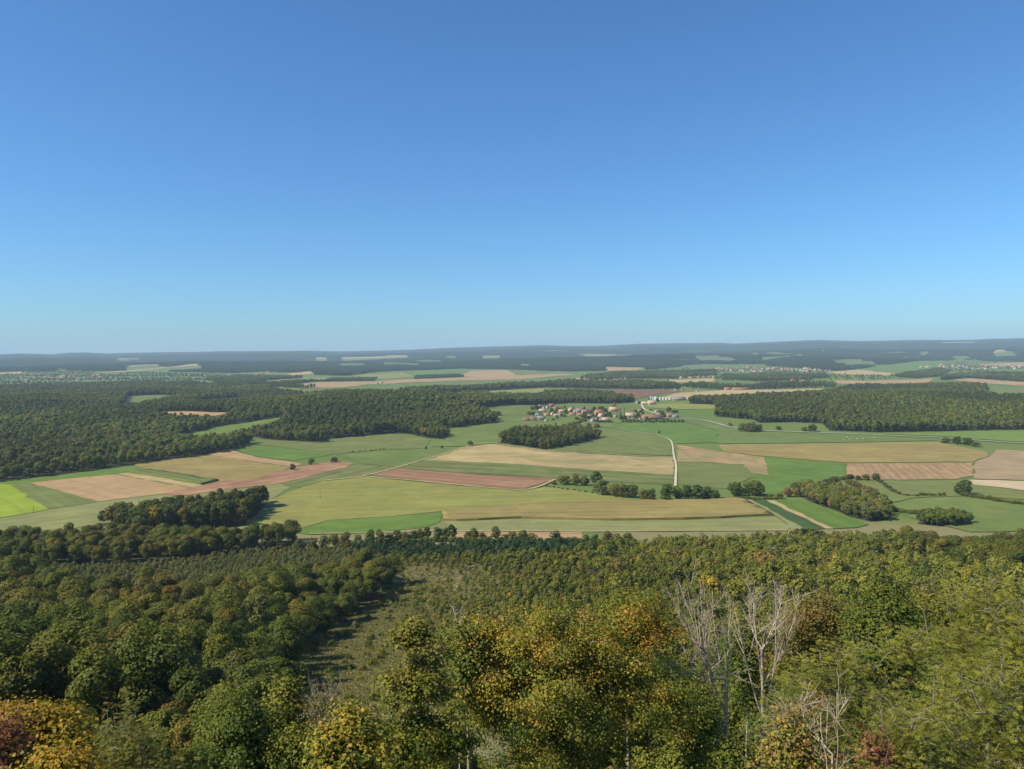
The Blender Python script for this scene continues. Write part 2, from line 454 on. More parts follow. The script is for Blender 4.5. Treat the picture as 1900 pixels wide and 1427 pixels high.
# name, label, outline in photograph pixels, colours, (row line in pixels, period, strength), extra
FIELDS = [
 ('crop_field', 'bright lime green crop field at the far left edge', [(-120,905),(0,898),(20,899),(89,945),(61,951),(0,961),(-120,975)], LIME, ((0,910),(60,948),6,.10), {}),
 ('crop_field', 'dull green wedge of crop between lime field and tan soil', [(20,898),(54,896),(182,931),(91,945)], DULL, ((20,898),(91,945),5,.25), {}),
 ('meadow_field', 'narrow vivid green meadow strip along the forest edge', [(-120,909),(0,897),(34,890),(150,877),(248,864),(262,866),(280,872),(212,881),(54,896),(20,899),(0,899)], VIVID, None, {}),
 ('stubble_field', 'smooth tan bare soil field beside the dull green wedge', [(54,896),(212,881),(352,906),(296,917),(182,931)], TAN, ((54,896),(182,931),7,.12), {}),
 ('crop_field', 'golden brown crop field below the dark forest edge', [(248,862),(381,844),(425,850),(538,867),(525,873),(472,888),(431,894),(404,893),(276,872)], GOLD, ((276,872),(538,867),9,.35), dict(c=(.19,.16,.06))),
 ('stubble_field', 'pale pinkish tan field tapering toward three lone trees', [(381,844),(431,836),(472,848),(562,861),(544,867),(425,850)], TAN, ((431,836),(562,861),8,.12), {}),
 ('crop_field', 'thin green maize strip with a dark end face', [(236,876),(278,872),(406,892),(372,900)], DULL, ((236,876),(372,900),5,.4), dict(height=1.5)),
 ('stubble_field', 'narrow straw strip between tan soil and green maize', [(214,880),(238,877),(380,901),(357,906)], STRAW, ((214,880),(357,906),4,.5), {}),
 ('ploughed_field', 'long brown bare strip running under three lone trees', [(296,917),(354,906),(404,894),(472,888),(525,873),(546,867),(625,855),(658,860),(640,868),(522,897),(421,909),(337,921)], BRICK, ((337,921),(640,868),10,.3), dict(c=(.37,.23,.14), cfac=.8)),
 ('crop_field', 'wide grey green field above the long dark wood', [(-120,972),(0,963),(61,953),(91,946),(182,932),(298,918),(338,922),(421,910),(522,898),(540,903),(500,930),(200,970),(100,987),(-120,1000)], PALE, ((0,980),(420,912),8,.22), dict(c=(.15,.17,.06))),
 ('crop_field', 'striped grey green strip beside the brown bare soil', [(522,898),(640,868),(672,862),(740,866),(684,882),(672,884),(600,893),(560,905),(530,903)], DULL, ((522,900),(640,870),9,.5), dict(c=(.24,.2,.12), cfac=.5)),
 ('crop_field', 'broad yellow green field in the middle of the plain', [(500,928),(560,905),(600,893),(672,884),(866,903),(970,910),(1017,903),(1102,916),(1206,930),(1135,934),(967,938),(832,948),(731,958),(606,966),(541,988),(430,985),(470,960)], YELG, ((600,940),(1100,925),11,.25), dict(c=(.27,.245,.06), cfac=.7, aniso=2.5)),
 ('meadow_field', 'vivid green field beyond the hedgerow trees', [(541,988),(606,966.5),(731,958.5),(819,952.5),(816,969),(790,979),(700,988),(575,993)], VIVID, ((541,988),(819,953),14,.12), {}),
 ('maize_field', 'golden standing maize field with a dark cut edge', [(820,951),(967,938.5),(1203,929.5),(1378,925),(1392,934),(1435,957),(1270,964.5),(1135,966),(967,962),(848,967),(822,966)], GOLD, ((845,966),(1430,957),7,.4), dict(height=1.5, c=(.19,.18,.06))),
 ('crop_field', 'pale green lower half of the long maize field', [(822,967),(848,968),(967,963.5),(1135,967.5),(1270,966),(1436,958.5),(1476,983),(1260,986),(1150,985),(846,987)], PALE, ((845,975),(1450,970),8,.2), {}),
 ('stubble_field', 'pinkish tan plot glimpsed behind the hedgerow trees', [(846,986.5),(994,988),(1078,987.5),(1090,1006),(1000,1012),(840,1008)], TAN, ((846,990),(1078,990),6,.2), {}),
 ('meadow_field', 'small green patch beside the pinkish tan plot', [(1078,987.5),(1125,988.5),(1125,1008),(1090,1006)], GREEN, None, {}),
 ('ploughed_field', 'reddish brown ploughed field with pale grass borders', [(684,882),(734,869.5),(886,881),(1031,889),(970,908.5),(866,901)], BRICK, ((684,882),(970,908),9,.3), dict(c=(.30,.175,.11))),
 ('crop_field', 'grey green banded strip between ploughed and golden fields', [(734,869),(788,854),(933,859),(1250,881),(1250,900),(1118,893.5),(1031,888.5),(886,880.5)], DULL, ((734,865),(1250,892),13,.5), dict(c=(.22,.19,.09))),
 ('stubble_field', 'large pale golden stubble field rising to the copse', [(788,854),(866,830),(913,824),(933,827),(1011,837),(1250,850),(1250,881),(967,862)], STRAW, ((788,854),(1250,865),16,.2), dict(c=(.155,.17,.065), cfac=.8, patch=.016, aniso=2.6)),
 ('meadow_field', 'vivid green meadow at the tip of the left forest', [(434,835),(471,825),(620,842),(600,847),(545,855),(480,848)], VIVID, ((471,825),(620,842),9,.15), {}),
 ('meadow_field', 'greyish green meadow below the wooded hill', [(471,824),(488,816),(600,823),(650,814),(714,806),(800,815),(790,832),(700,836),(625,843)], DULL, ((471,824),(714,830),10,.35), dict(c=(.17,.165,.08))),
 ('meadow_field', 'bright green rolling meadow west of the golden stubble', [(625,843),(790,832),(866,829),(790,853),(736,867),(672,861)], GREEN, ((625,843),(866,829),14,.12), {}),
 ('stubble_field', 'orange tan fallow patch with green blotches by the track', [(1256,825),(1344,839),(1418,849),(1428,882),(1395,879),(1381,863),(1310,858),(1256,857)], TAN, ((1256,830),(1418,860),6,.2), dict(c=(.12,.165,.05), cfac=.9, patch=.022, aniso=2.0)),
 ('meadow_field', 'olive green meadow beside the pale track', [(1258,858.5),(1310,859),(1381,864),(1398,886),(1350,907),(1300,905),(1258,900)], DULL, ((1258,870),(1390,880),8,.15), {}),
 ('meadow_field', 'vivid green meadow east of the fallow patch', [(1418,848.5),(1569,860),(1569,882),(1523,897),(1475,900),(1440,920),(1400,915),(1398,884),(1429,882.5)], VIVID, ((1418,849),(1569,870),12,.12), {}),
 ('crop_field', 'wide golden crop field with fine rows and pointed east end', [(1331,825.5),(1597,822),(1731,820),(1832,839),(1836,846),(1806,857.5),(1570,859),(1418,847),(1344,838.5)], GOLD, ((1331,830),(1800,840),8,.4), dict(c=(.29,.235,.09), aniso=6)),
 ('ploughed_field', 'tan field striped with dark diagonal rows', [(1571,861),(1806,859),(1804,884),(1775,889.5),(1630,891.5),(1583,888.5),(1571,882)], TAN, 'stripes', {}),
 ('stubble_field', 'pinkish stubble field at the right edge', [(1808,858),(1838,846),(1850,835),(2000,842),(2000,896),(1808,889)], ((.34,.24,.15),(.3,.22,.13)), ((1808,870),(2000,880),6,.3), dict(c=(.2,.18,.09))),
 ('stubble_field', 'pale cream strip below the pinkish stubble', [(1790,890.5),(2000,897),(2000,922),(1808,900)], CREAM, ((1790,891),(2000,905),7,.15), {}),
 ('crop_field', 'dark green diagonal crop strip with pale borders', [(1395,928),(1422,929),(1532,982),(1498,984)], ((.045,.085,.025),(.055,.095,.03)), ((1395,928),(1498,984),4,.2), {}),
 ('stubble_field', 'straw coloured margin beside the dark crop strip', [(1422,929),(1436,929),(1546,982),(1532,982)], STRAW, None, {}),
 ('crop_field', 'pale green margin west of the dark crop strip', [(1380,926),(1395,928),(1498,984),(1478,985),(1437,957)], PALE, None, {}),
 ('meadow_field', 'vivid green meadow wedge below the long hedge wood', [(1436,929),(1480,929),(1540,945),(1612,974),(1590,980),(1546,982)], VIVID, ((1436,929),(1546,982),8,.15), {}),
 ('meadow_field', 'green pasture in front of the small oval grove', [(1640,938),(1700,925),(1800,921),(2000,938),(2000,985),(1800,988),(1690,962)], GREEN, None, dict(c=(.16,.19,.055))),
 ('meadow_field', 'greenish pasture with thorn hedges below the striped field', [(1525,897),(1583,889),(1640,893),(1790,892),(1800,899),(2000,925),(2000,936),(1800,920),(1700,924),(1640,936),(1600,915)], DULL, None, dict(c=(.19,.19,.07))),
 ('meadow_field', 'green meadow east of the village track', [(1112,796),(1176,801),(1219,809),(1243,817),(1249,846),(1011,836),(1060,827),(1118,812)], DULL, ((1112,800),(1249,840),11,.12), dict(c=(.13,.17,.05))),
 ('meadow_field', 'fresh green field below the village', [(1116,793),(1150,786),(1250,786),(1330,800),(1330,822),(1254,824),(1247,816),(1220,808),(1178,800)], VIVID, ((1116,793),(1330,815),12,.12), dict(c=(.12,.19,.05))),
 ('meadow_field', 'rolling green pasture where cattle graze', [(1262,780),(1300,783),(1354,794),(1415,801),(1563,806),(1681,811),(1740,818),(1597,821),(1331,824),(1333,800),(1290,788)], GREEN, None, dict(c=(.12,.16,.05))),
 ('meadow_field', 'bright green meadow between road and eastern forest', [(1640,806),(1800,801),(2000,798),(2000,824),(1900,821),(1748,810)], ((.14,.20,.045),(.12,.185,.04)), None, {}),
 ('meadow_field', 'smooth green meadow around the village', [(840,795),(925,784),(905,762),(970,752),(1135,750),(1180,747),(1230,765),(1120,792),(1060,798),(960,804),(930,822),(866,828),(800,830),(832,812)], GREEN, ((840,795),(1120,790),13,.12), dict(c=(.13,.16,.05))),
 ('stubble_field', 'yellowish field between village and farm silos', [(1196,752),(1255,749),(1330,752),(1330,759),(1262,760),(1210,757)], YELG, None, {}),
 ('meadow_field', 'green clearing within the left forest', [(343,806),(404,792),(445,787),(500,778),(525,775),(505,785),(455,799),(421,810),(340,812)], VIVID, ((343,806),(525,775),9,.2), dict(c=(.2,.22,.05))),
 ('meadow_field', 'small green glade deep within the left forest', [(225,752),(239,736),(303,733),(330,737),(300,747)], GREEN, None, {}),
 ('stubble_field', 'narrow tan glade deep within the left forest', [(297,765),(357,764),(425,767),(400,772),(303,771)], TAN, None, {}),
 ('stubble_field', 'thin straw strip behind the left forest', [(367,746),(445,738.5),(441,742.5),(385,748)], STRAW, None, {}),
 ('stubble_field', 'long sloping straw field on the far western ridge', [(170,692),(256,686),(367,674.5),(368,678.5),(303,683),(236,690)], STRAW, None, {}),
 ('stubble_field', 'thin straw sliver on the far western ridge', [(229,679.5),(300,675.5),(296,678),(235,681)], ((.30,.25,.14),(.26,.22,.12)), None, {}),
 ('stubble_field', 'pinkish brown field on the western plain', [(532,716),(613,708.5),(700,708),(765,704),(1048,693.5),(1068,696),(967,704),(852,706.5),(741,711),(640,719),(560,720)], TAN, None, dict(c=(.2,.19,.09))),
 ('meadow_field', 'pale green strip north of the poplar belt', [(741,712),(852,707),(967,704.5),(1060,699),(1120,690),(1070,706),(900,714),(770,718)], GREEN, None, {}),
 ('stubble_field', 'tan field on the far central plain', [(846,699),(879,688),(943,686.5),(960,697),(899,700)], TAN, None, {}),
 ('crop_field', 'grey green field on the far central plain', [(953,687),(994,687.5),(1014,695),(961,697)], DULL, None, {}),
 ('crop_field', 'yellowish strip on the far western plain', [(660,697),(748,691.5),(771,699),(714,703.5),(660,703)], YELG, None, {}),
 ('ploughed_field', 'large chocolate brown ploughed field behind the village wood', [(1092,722),(1263,724),(1240,730),(1176,741),(1135,732)], ((.155,.085,.055),(.175,.10,.065)), None, {}),
 ('crop_field', 'yellow green glade behind the wooded hill', [(905,726),(1024,719.5),(1000,730),(915,732)], YELG, None, {}),
 ('stubble_field', 'small orange tan field on the far ridge', [(1120,681),(1200,682.5),(1178,688.5),(1128,688.5)], TAN, None, {}),
 ('stubble_field', 'pale sliver field high on the far forest', [(893,660.5),(930,660),(930,662),(898,663)], ((.30,.25,.14),(.26,.22,.12)), None, {}),
 ('stubble_field', 'long pale sliver field high on the far central forest', [(1083,658.5),(1146,657.5),(1142,660.5),(1088,661)], ((.30,.25,.14),(.26,.22,.12)), None, {}),
 ('stubble_field', 'long straw field beside the farm silos', [(1262,729),(1344,724.5),(1552,721),(1550,726),(1476,731.5),(1361,732),(1284,742),(1240,743),(1225,739)], STRAW, None, dict(c=(.37,.25,.15))),
 ('stubble_field', 'orange tan field behind the eastern forest', [(1550,706),(1731,702.5),(1728,708.5),(1624,716),(1553,712)], TAN, None, {}),
 ('stubble_field', 'orange tan slope at the far east', [(1758,706),(1799,702.5),(1980,711),(1980,716),(1829,712)], TAN, None, {}),
 ('meadow_field', 'bright green slope below the far eastern forest', [(1590,686),(1640,677),(1681,673),(1780,667),(1730,684),(1698,692),(1671,694)], VIVID, None, dict(c=(.16,.2,.06))),
 ('stubble_field', 'pinkish tan slope beside the far green slope', [(1533,691),(1590,686),(1671,694.5),(1647,697.5),(1563,695)], STRAW, None, {}),
 ('stubble_field', 'pinkish sliver at the far right ridge', [(1812,677),(1990,671),(1990,677),(1830,680)], TAN, None, {}),
 ('stubble_field', 'pale straw strip behind the second village', [(1240,705),(1324,702.5),(1326,708.5),(1240,711)], STRAW, None, {}),
 ('meadow_field', 'far green meadow under the northern forest', [(1262,679),(1310,676),(1420,676),(1420,681),(1290,687)], GREEN, None, {}),
 ('meadow_field', 'green strip east of the pale straw strip', [(1326,706),(1400,708),(1405,713),(1335,711)], GREEN, None, {}),
 ('crop_field', 'pale green meadow behind the eastern forest', [(1832,733),(1845,720),(1990,720),(1990,741),(1850,742)], DULL, None, {}),
 ('stubble_field', 'thin pale field on the distant west ridge', [(582,663),(610,664),(605,667),(585,666)], ((.30,.25,.14),(.26,.22,.12)), None, {}),
 ('stubble_field', 'wide pale fields on the distant central ridge', [(635,663),(700,662),(755,659.5),(752,662),(690,665),(640,666)], STRAW, None, {}),
 ('stubble_field', 'straw sliver at the far left valley', [(0,692),(40,690),(42,694),(0,695)], STRAW, None, {}),
 ('stubble_field', 'tan patch behind a distant wood', [(530,694),(585,688.5),(587,693),(545,697)], STRAW, None, {}),
 ('crop_field', 'pale green strip on the western valley floor', [(490,707),(560,702),(618,701),(600,706),(520,709)], PALE, None, {}),
 ('stubble_field', 'pale sliver near the top of the eastern ridge', [(1745,635),(1810,633.5),(1808,635.5),(1750,637)], ((.30,.25,.14),(.26,.22,.12)), None, {}),
 ('stubble_field', 'pale field on the far eastern forest slope', [(1840,650),(1870,648.5),(1868,654),(1842,655)], STRAW, None, {}),
 ('stubble_field', 'orange sliver in the far eastern forest', [(1518,651),(1532,648.5),(1528,652),(1519,653)], TAN, None, {}),
]
_fr = np.random.default_rng(404)
for _i in range(36):
    _x = _fr.uniform(-20, 1900); _hz0 = 652 - (_x - CX) * math.tan(ROLL)
    _y = _hz0 + _fr.uniform(5, 27)
    _w = _fr.uniform(8, 42); _h = _fr.uniform(.25, .75) * (1 + (_y - _hz0) / 25)
    _sl = _fr.uniform(-.04, .04)
    _pl = [(_x + _w * c_, _y + _w * c_ * _sl + _h * d_ * _fr.uniform(.4, 1)) for c_, d_ in ((-1, .1), (-.5, -.7), (.1, -1), (.7, -.8), (1, -.1), (.6, .8), (0, 1), (-.6, .7))]
    _c = tuple(tuple(v * .72 for v in q_) for q_ in [STRAW, GREEN, DULL, YELG, TAN, PALE][_i % 6])
    FIELDS.append((['stubble_field', 'meadow_field', 'crop_field'][_i % 3], '%s sliver of farmland in the far forest, %s' % (['straw', 'green', 'dull green', 'yellowish', 'tan', 'pale green'][_i % 6], 'under the western skyline' if _x < 500 else 'under the central skyline' if _x < 1250 else 'under the eastern skyline'), _pl, _c, None, {}))
STRIPES_PX = ((1640, 862), (1670, 890))
OPEN_XY = []       # every field outline on the ground, kept free of trees
GLADES = []        # the unseen near part of a glade, hidden behind the trees in front of it



for name, label, poly, cols, rows, kw in FIELDS:
    P = gp(poly)
    kw = dict(kw)
    h = kw.pop('height', 0.0)
    r = None
    if rows == 'stripes':
        q = gp(STRIPES_PX); d = q[1] - q[0]
        r = (d[0], d[1], 9.5, 1.6)
    elif rows:
        q = gp(rows[:2]); d = q[1] - q[0]
        r = (d[0], d[1], rows[2] * 2.4, rows[3])
    m = field_mat(name, cols[0], cols[1], r, **kw)
    drape(name, P, m, height=h, label=label, cat='field')
    OPEN_XY.append(P[:, :2])
    c = P.mean(0); Dc = float(np.hypot(c[0], c[1]))
    if any(t in label for t in ('glade', 'within the left', 'behind the left forest', 'far western ridge', 'western valley floor', 'behind a distant wood')):
        hid = 11.0 * Dc / (CAM_Z - c[2])
        for f in np.arange(.1, .81, .1):
            GLADES.append(P[:, :2] - c[:2] / Dc * hid * f)


# ------------------------------------------------------------------ roads and tracks
def smooth_line(P, n=8):
    P = np.asarray(P, float); out = []
    Q = np.vstack([2 * P[0] - P[1], P, 2 * P[-1] - P[-2]])
    for i in range(1, len(Q) - 2):
        for t in np.linspace(0, 1, n, endpoint=False):
            a, b, c, d = Q[i - 1], Q[i], Q[i + 1], Q[i + 2]
            out.append(.5 * ((2 * b) + (c - a) * t + (2 * a - 5 * b + 4 * c - d) * t * t + (3 * b - a - 3 * c + d) * t ** 3))
    out.append(P[-1])
    return np.array(out)


M_TRACK = plain_mat('chalk_track', (.43, .375, .28), .95, .1, .2, .4)
M_ROAD = plain_mat('old_asphalt', (.27, .25, .215), .9, .2, .15, .3)
M_DIRT = plain_mat('dirt', (.27, .205, .14), .95, .1, .25, .3)
M_GRASSY = plain_mat('grass_margin', (.33, .27, .155), .95, .1, .25, .2)


def road(name, pix, width, mat, label, cat='road', lift=.9):
    P = smooth_line(gp(pix)[:, :2], 10)
    d = np.gradient(P, axis=0); d /= np.linalg.norm(d, axis=1)[:, None] + 1e-9
    nrm = np.stack([-d[:, 1], d[:, 0]], 1)
    wd = (np.linspace(width[0], width[1], len(P))[:, None] if isinstance(width, tuple) else width)
    rows = [P + nrm * wd * k for k in (-.5, 0, .5)]
    D = np.hypot(P[:, 0], P[:, 1])
    V = np.concatenate([np.column_stack([r, terr(r[:, 0], r[:, 1]) + lift + .00018 * D]) for r in rows])
    n = len(P); i = np.arange(n - 1)
    Q = np.concatenate([np.stack([i + k * n, i + 1 + k * n, i + 1 + (k + 1) * n, i + (k + 1) * n], 1) for k in (0, 1)])
    o = obj(name, mesh_np(name, V, Q[:, ::-1] if False else Q, [mat], smooth=True))
    tag(o, label, cat, kind='structure')


road('farm_track_path', [(1108,795),(1140,796),(1176,801),(1219,808.5),(1240,815),(1247,824),(1250,845),(1254,862),(1254,880),(1253,903)], (1.5, 3.0), M_TRACK, 'white chalk farm track bending down to the tree row', 'track')
road('road', [(1165,784),(1200,777),(1240,776.5),(1262,777),(1304,780.5),(1330,786),(1356,793),(1415,799.5),(1480,802),(1563,805),(1681,810),(1748,813),(1830,819),(1990,829)], 8.0, M_ROAD, 'pale country road curving from the village below the eastern forest')
road('farm_road', [(1190,752),(1196,760),(1212,766),(1222,770),(1212,776)], 4.5, M_TRACK, 'white lane between the village and the silo farm')
road('village_road', [(1075,789),(1090,784),(1110,783)], 5.0, M_ROAD, 'short grey lane entering the village from the copse')
road('field_margin_path', [(672,884.5),(760,892),(866,902.3),(930,908),(968,910),(1000,904),(1031,890)], 3.2, M_GRASSY, 'straw grass margin along the ploughed red field', 'margin')
road('field_margin_path', [(600,893),(672,884.5),(734,869),(788,853.5),(866,829.5),(880,826),(913,823),(933,826),(1011,836.5),(1130,843.5),(1250,849.5)], 3.0, M_GRASSY, 'straw grass margin above the golden stubble', 'margin')
road('hillside_path', [(862,1058),(853,1075),(846,1090),(842,1100),(838,1112),(836,1125),(830,1150)], 1.3, M_DIRT, 'bare dirt track down through the young trees', 'path', .12)
road('hillside_path', [(915,1075),(925,1095),(932,1120),(940,1140)], 1.0, M_DIRT, 'second bare dirt track among young trees', 'path', .12)
road('valley_lane_path', [(575,992),(640,991),(760,988),(846,986.6),(1000,987.3),(1120,987),(1300,986.5),(1480,985)], 2.0, M_GRASSY, 'pale lane along the foot of the fields', 'lane')
road('valley_lane_path', [(-100,997),(0,993.5),(30,992.5),(80,994)], 4.5, M_DIRT, 'short tan lane at the left edge below the grey green field', 'lane')
road('meadow_track_path', [(640,1026),(655,1022),(690,1020)], 3.0, M_DIRT, 'pale dirt patch beside the hedgerow trees', 'path')

# ------------------------------------------------------------------ tree shapes
def unit(v): return v / (np.linalg.norm(v, axis=-1, keepdims=True) + 1e-9)


def cards(P, N, L, W, rng, fold=.18):
    """one folded leaf-like rhomb per point"""
    n = len(P)
    N = unit(N)
    t = unit(np.cross(N, rng.normal(size=(n, 3))))
    b = np.cross(N, t)
    L = np.broadcast_to(np.asarray(L, float), (n,))[:, None]; W = np.broadcast_to(np.asarray(W, float), (n,))[:, None]
    f = N * W * fold
    V = np.stack([P - t * L * .5, P + b * W * .5 + f, P + t * L * .5, P - b * W * .5 + f], 1).reshape(-1, 3)
    Q = np.arange(4 * n).reshape(n, 4)
    return V, Q


def tube(path, radii, sides=5):
    path = np.asarray(path, float); n = len(path)
    d = unit(np.gradient(path, axis=0))
    ref = np.where(np.abs(d[:, 2:3]) > .9, np.array([[1., 0, 0]]), np.array([[0., 0, 1]]))
    a = unit(np.cross(d, ref)); b = np.cross(d, a)
    th = np.linspace(0, 2 * np.pi, sides, endpoint=False)
    V = (path[:, None, :] + np.asarray(radii)[:, None, None] * (np.cos(th)[None, :, None] * a[:, None, :] + np.sin(th)[None, :, None] * b[:, None, :])).reshape(-1, 3)
    i, j = np.meshgrid(np.arange(n - 1), np.arange(sides), indexing='ij')
    q = np.stack([i * sides + j, i * sides + (j + 1) % sides, (i + 1) * sides + (j + 1) % sides, (i + 1) * sides + j], -1).reshape(-1, 4)
    return V, q


def crown_pts(rng, H, R, rz, n, lobes=16, shape='round'):
    zc = H - rz
    if shape == 'cone':
        u = rng.random(lobes)
        hz = zc - rz + 2 * rz * u
        rad = R * (1.05 - u) * .62
        th = rng.random(lobes) * 6.283
        C = np.stack([np.cos(th) * rad * rng.uniform(.3, 1, lobes), np.sin(th) * rad * rng.uniform(.3, 1, lobes), hz], 1)
        r = R * (.28 + .42 * (1 - u))
    else:
        d = unit(rng.normal(size=(lobes, 3))); d[:, 2] = np.where(d[:, 2] < -.8, -d[:, 2], d[:, 2])
        k = rng.uniform(.5, .78, lobes)[:, None]
        C = d * k * np.array([R, R, rz]) + np.array([0, 0, zc])
        r = R * rng.uniform(.28, .46, lobes)
    w = r ** 2 / np.sum(r ** 2)
    li = rng.choice(lobes, size=n * 2, p=w)
    dd = unit(rng.normal(size=(n * 2, 3)))
    sq = np.array([1, 1, .85])
    P = C[li] + dd * sq * (r[li] * rng.uniform(.72, 1.08, n * 2))[:, None]
    deep = np.zeros(len(P), bool)
    for c, rr in zip(C, r):
        deep |= np.linalg.norm((P - c) / sq, axis=1) < rr * .68
    keep = np.nonzero(~deep)[0][:n]
    P, dd = P[keep], dd[keep]
    out = (P - np.array([0, 0, zc])) / np.array([R, R, rz])
    N = dd * .8 + out * .5 + rng.normal(size=P.shape) * .42 + np.array([0, 0, .35])
    return P, N


def tree_shape(name, seed, H=18.0, R=5.0, rz=6.5, n=1200, size=.8, lobes=16, shape='round', mat=None, split=False, trunk=True):
    rng = np.random.default_rng(seed)
    P, N = crown_pts(rng, H, R, rz, n, lobes, shape)
    s = size * rng.uniform(.7, 1.3, len(P))
    V, Q = cards(P, N, s * 1.25, s, rng)
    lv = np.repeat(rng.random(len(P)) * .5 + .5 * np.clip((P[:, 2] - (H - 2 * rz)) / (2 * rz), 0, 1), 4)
    tp = np.array([[0, 0, -.6], [.12, .05, H * .2], [-.1, .1, H * .42], [.1, 0, H * .68]])
    tr = np.array([.030, .022, .017, .007]) * H * .62
    TV, TQ = tube(tp, tr, 6)
    if split:
        return mesh_np(name + '_crown', V, Q, [mat], attrs={'lv': lv}), mesh_np(name + '_trunk', TV, TQ, [M_BARK], smooth=True)
    if not trunk:
        return mesh_np(name, V, Q, [mat], attrs={'lv': lv})
    VV = np.vstack([V, TV]); QQ = np.vstack([Q, TQ + len(V)])
    mi = np.concatenate([np.zeros(len(Q), int), np.ones(len(TQ), int)])
    return mesh_np(name, VV, QQ, [mat, M_BARK], mi, {'lv': np.concatenate([lv, np.full(len(TV), .5)])})


def patch_shape(name, seed, size=80.0, n_trees=64):
    """a patch of far woodland: crowns standing side by side"""
    rng = np.random.default_rng(seed)
    Vs, Qs, lvs = [], [], []
    off = 0
    g = int(math.sqrt(n_trees)); s = size / g
    for i in range(g):
        for j in range(g):
            c = np.array([(i + .5) * s - size / 2, (j + .5) * s - size / 2, 0]) + np.r_[rng.uniform(-.4, .4, 2) * s, 0]
            H = rng.uniform(12, 19)
            P, N = crown_pts(rng, H, s * .68, H * .42, 22, 5)
            V, Q = cards(P + c, N, 5.0, 4.2, rng)
            Vs.append(V); Qs.append(Q + off); off += len(V)
            lvs.append(np.full(len(V), .25 + .5 * rng.random()))
    return mesh_np(name, np.vstack(Vs), np.vstack(Qs), [M_FOL_I], attrs={'lv': np.concatenate(lvs)})


shapes = bpy.data.collections.new('tree_shapes')      # held for the scattered woods, not linked to the scene
SHAPE_IX = {}


def add_shape(kind, me):
    i = len(shapes.objects)
    o = bpy.data.objects.new('shape_%03d' % i, me)
    shapes.objects.link(o)
    SHAPE_IX.setdefault(kind, []).append(i)


for s in range(6):
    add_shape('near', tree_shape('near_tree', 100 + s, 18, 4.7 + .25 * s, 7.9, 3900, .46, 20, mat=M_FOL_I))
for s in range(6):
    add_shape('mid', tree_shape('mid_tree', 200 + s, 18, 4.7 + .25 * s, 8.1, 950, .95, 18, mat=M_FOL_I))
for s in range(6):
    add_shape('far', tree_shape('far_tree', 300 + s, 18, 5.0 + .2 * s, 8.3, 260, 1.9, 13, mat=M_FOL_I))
for s in range(4):
    add_shape('patch', patch_shape('wood_patch', 400 + s))
for s in range(5):
    add_shape('young', tree_shape('young_tree', 500 + s, 5.0, 1.95, 2.3, 480, .34, 10, shape='cone' if s == 1 else 'round', mat=M_FOL_I))
for s in range(4):
    add_shape('shrub', tree_shape('shrub', 600 + s, 2.4, 1.6, 1.15, 420, .27, 9, mat=M_FOL_I, trunk=False))
for s in range(3):
    add_shape('conifer', tree_shape('conifer', 700 + s, 20, 3.2, 8.6, 500, .9, 22, shape='cone', mat=M_FOL_I))


def tuft_shape(seed):
    rng = np.random.default_rng(seed)
    n = 70
    P = np.column_stack([rng.normal(0, .55, (n, 2)), rng.uniform(.1, .35, n)])
    N = unit(np.column_stack([rng.normal(size=(n, 2)), rng.uniform(.1, .5, n)]))
    V, Q = cards(P, N, .5, .16, rng)
    return mesh_np('grass_tuft', V, Q, [M_FOL_I], attrs={'lv': np.repeat(rng.random(n), 4)})


for s in range(3): add_shape('tuft', tuft_shape(800 + s))


def scatter_group():
    g = bpy.data.node_groups.new('scatter', 'GeometryNodeTree')
    g.interface.new_socket('Geometry', in_out='INPUT', socket_type='NodeSocketGeometry')
    g.interface.new_socket('Geometry', in_out='OUTPUT', socket_type='NodeSocketGeometry')
    gi, go = g.nodes.new('NodeGroupInput'), g.nodes.new('NodeGroupOutput')
    ci = g.nodes.new('GeometryNodeCollectionInfo')
    ci.inputs['Collection'].default_value = shapes
    ci.inputs['Separate Children'].default_value = True
    ci.inputs['Reset Children'].default_value = True
    ip = g.nodes.new('GeometryNodeInstanceOnPoints')
    ip.inputs['Pick Instance'].default_value = True

    def att(n, t):
        a = g.nodes.new('GeometryNodeInputNamedAttribute'); a.data_type = t; a.inputs['Name'].default_value = n
        return next(o for o in a.outputs if o.enabled and o.name == 'Attribute')
    er = g.nodes.new('FunctionNodeEulerToRotation')
    cb = g.nodes.new('ShaderNodeCombineXYZ')
    L = g.links.new
    L(att('rz', 'FLOAT'), cb.inputs['Z']); L(cb.outputs[0], er.inputs[0])
    L(gi.outputs[0], ip.inputs['Points']); L(ci.outputs[0], ip.inputs['Instance'])
    L(att('pidx', 'INT'), ip.inputs['Instance Index']); L(er.outputs[0], ip.inputs['Rotation'])
    sc = g.nodes.new('ShaderNodeCombineXYZ')
    L(att('sxy', 'FLOAT'), sc.inputs['X']); L(att('sxy', 'FLOAT'), sc.inputs['Y']); L(att('sz', 'FLOAT'), sc.inputs['Z'])
    L(sc.outputs[0], ip.inputs['Scale']); L(ip.outputs[0], go.inputs[0])
    return g


SCATTER = scatter_group()


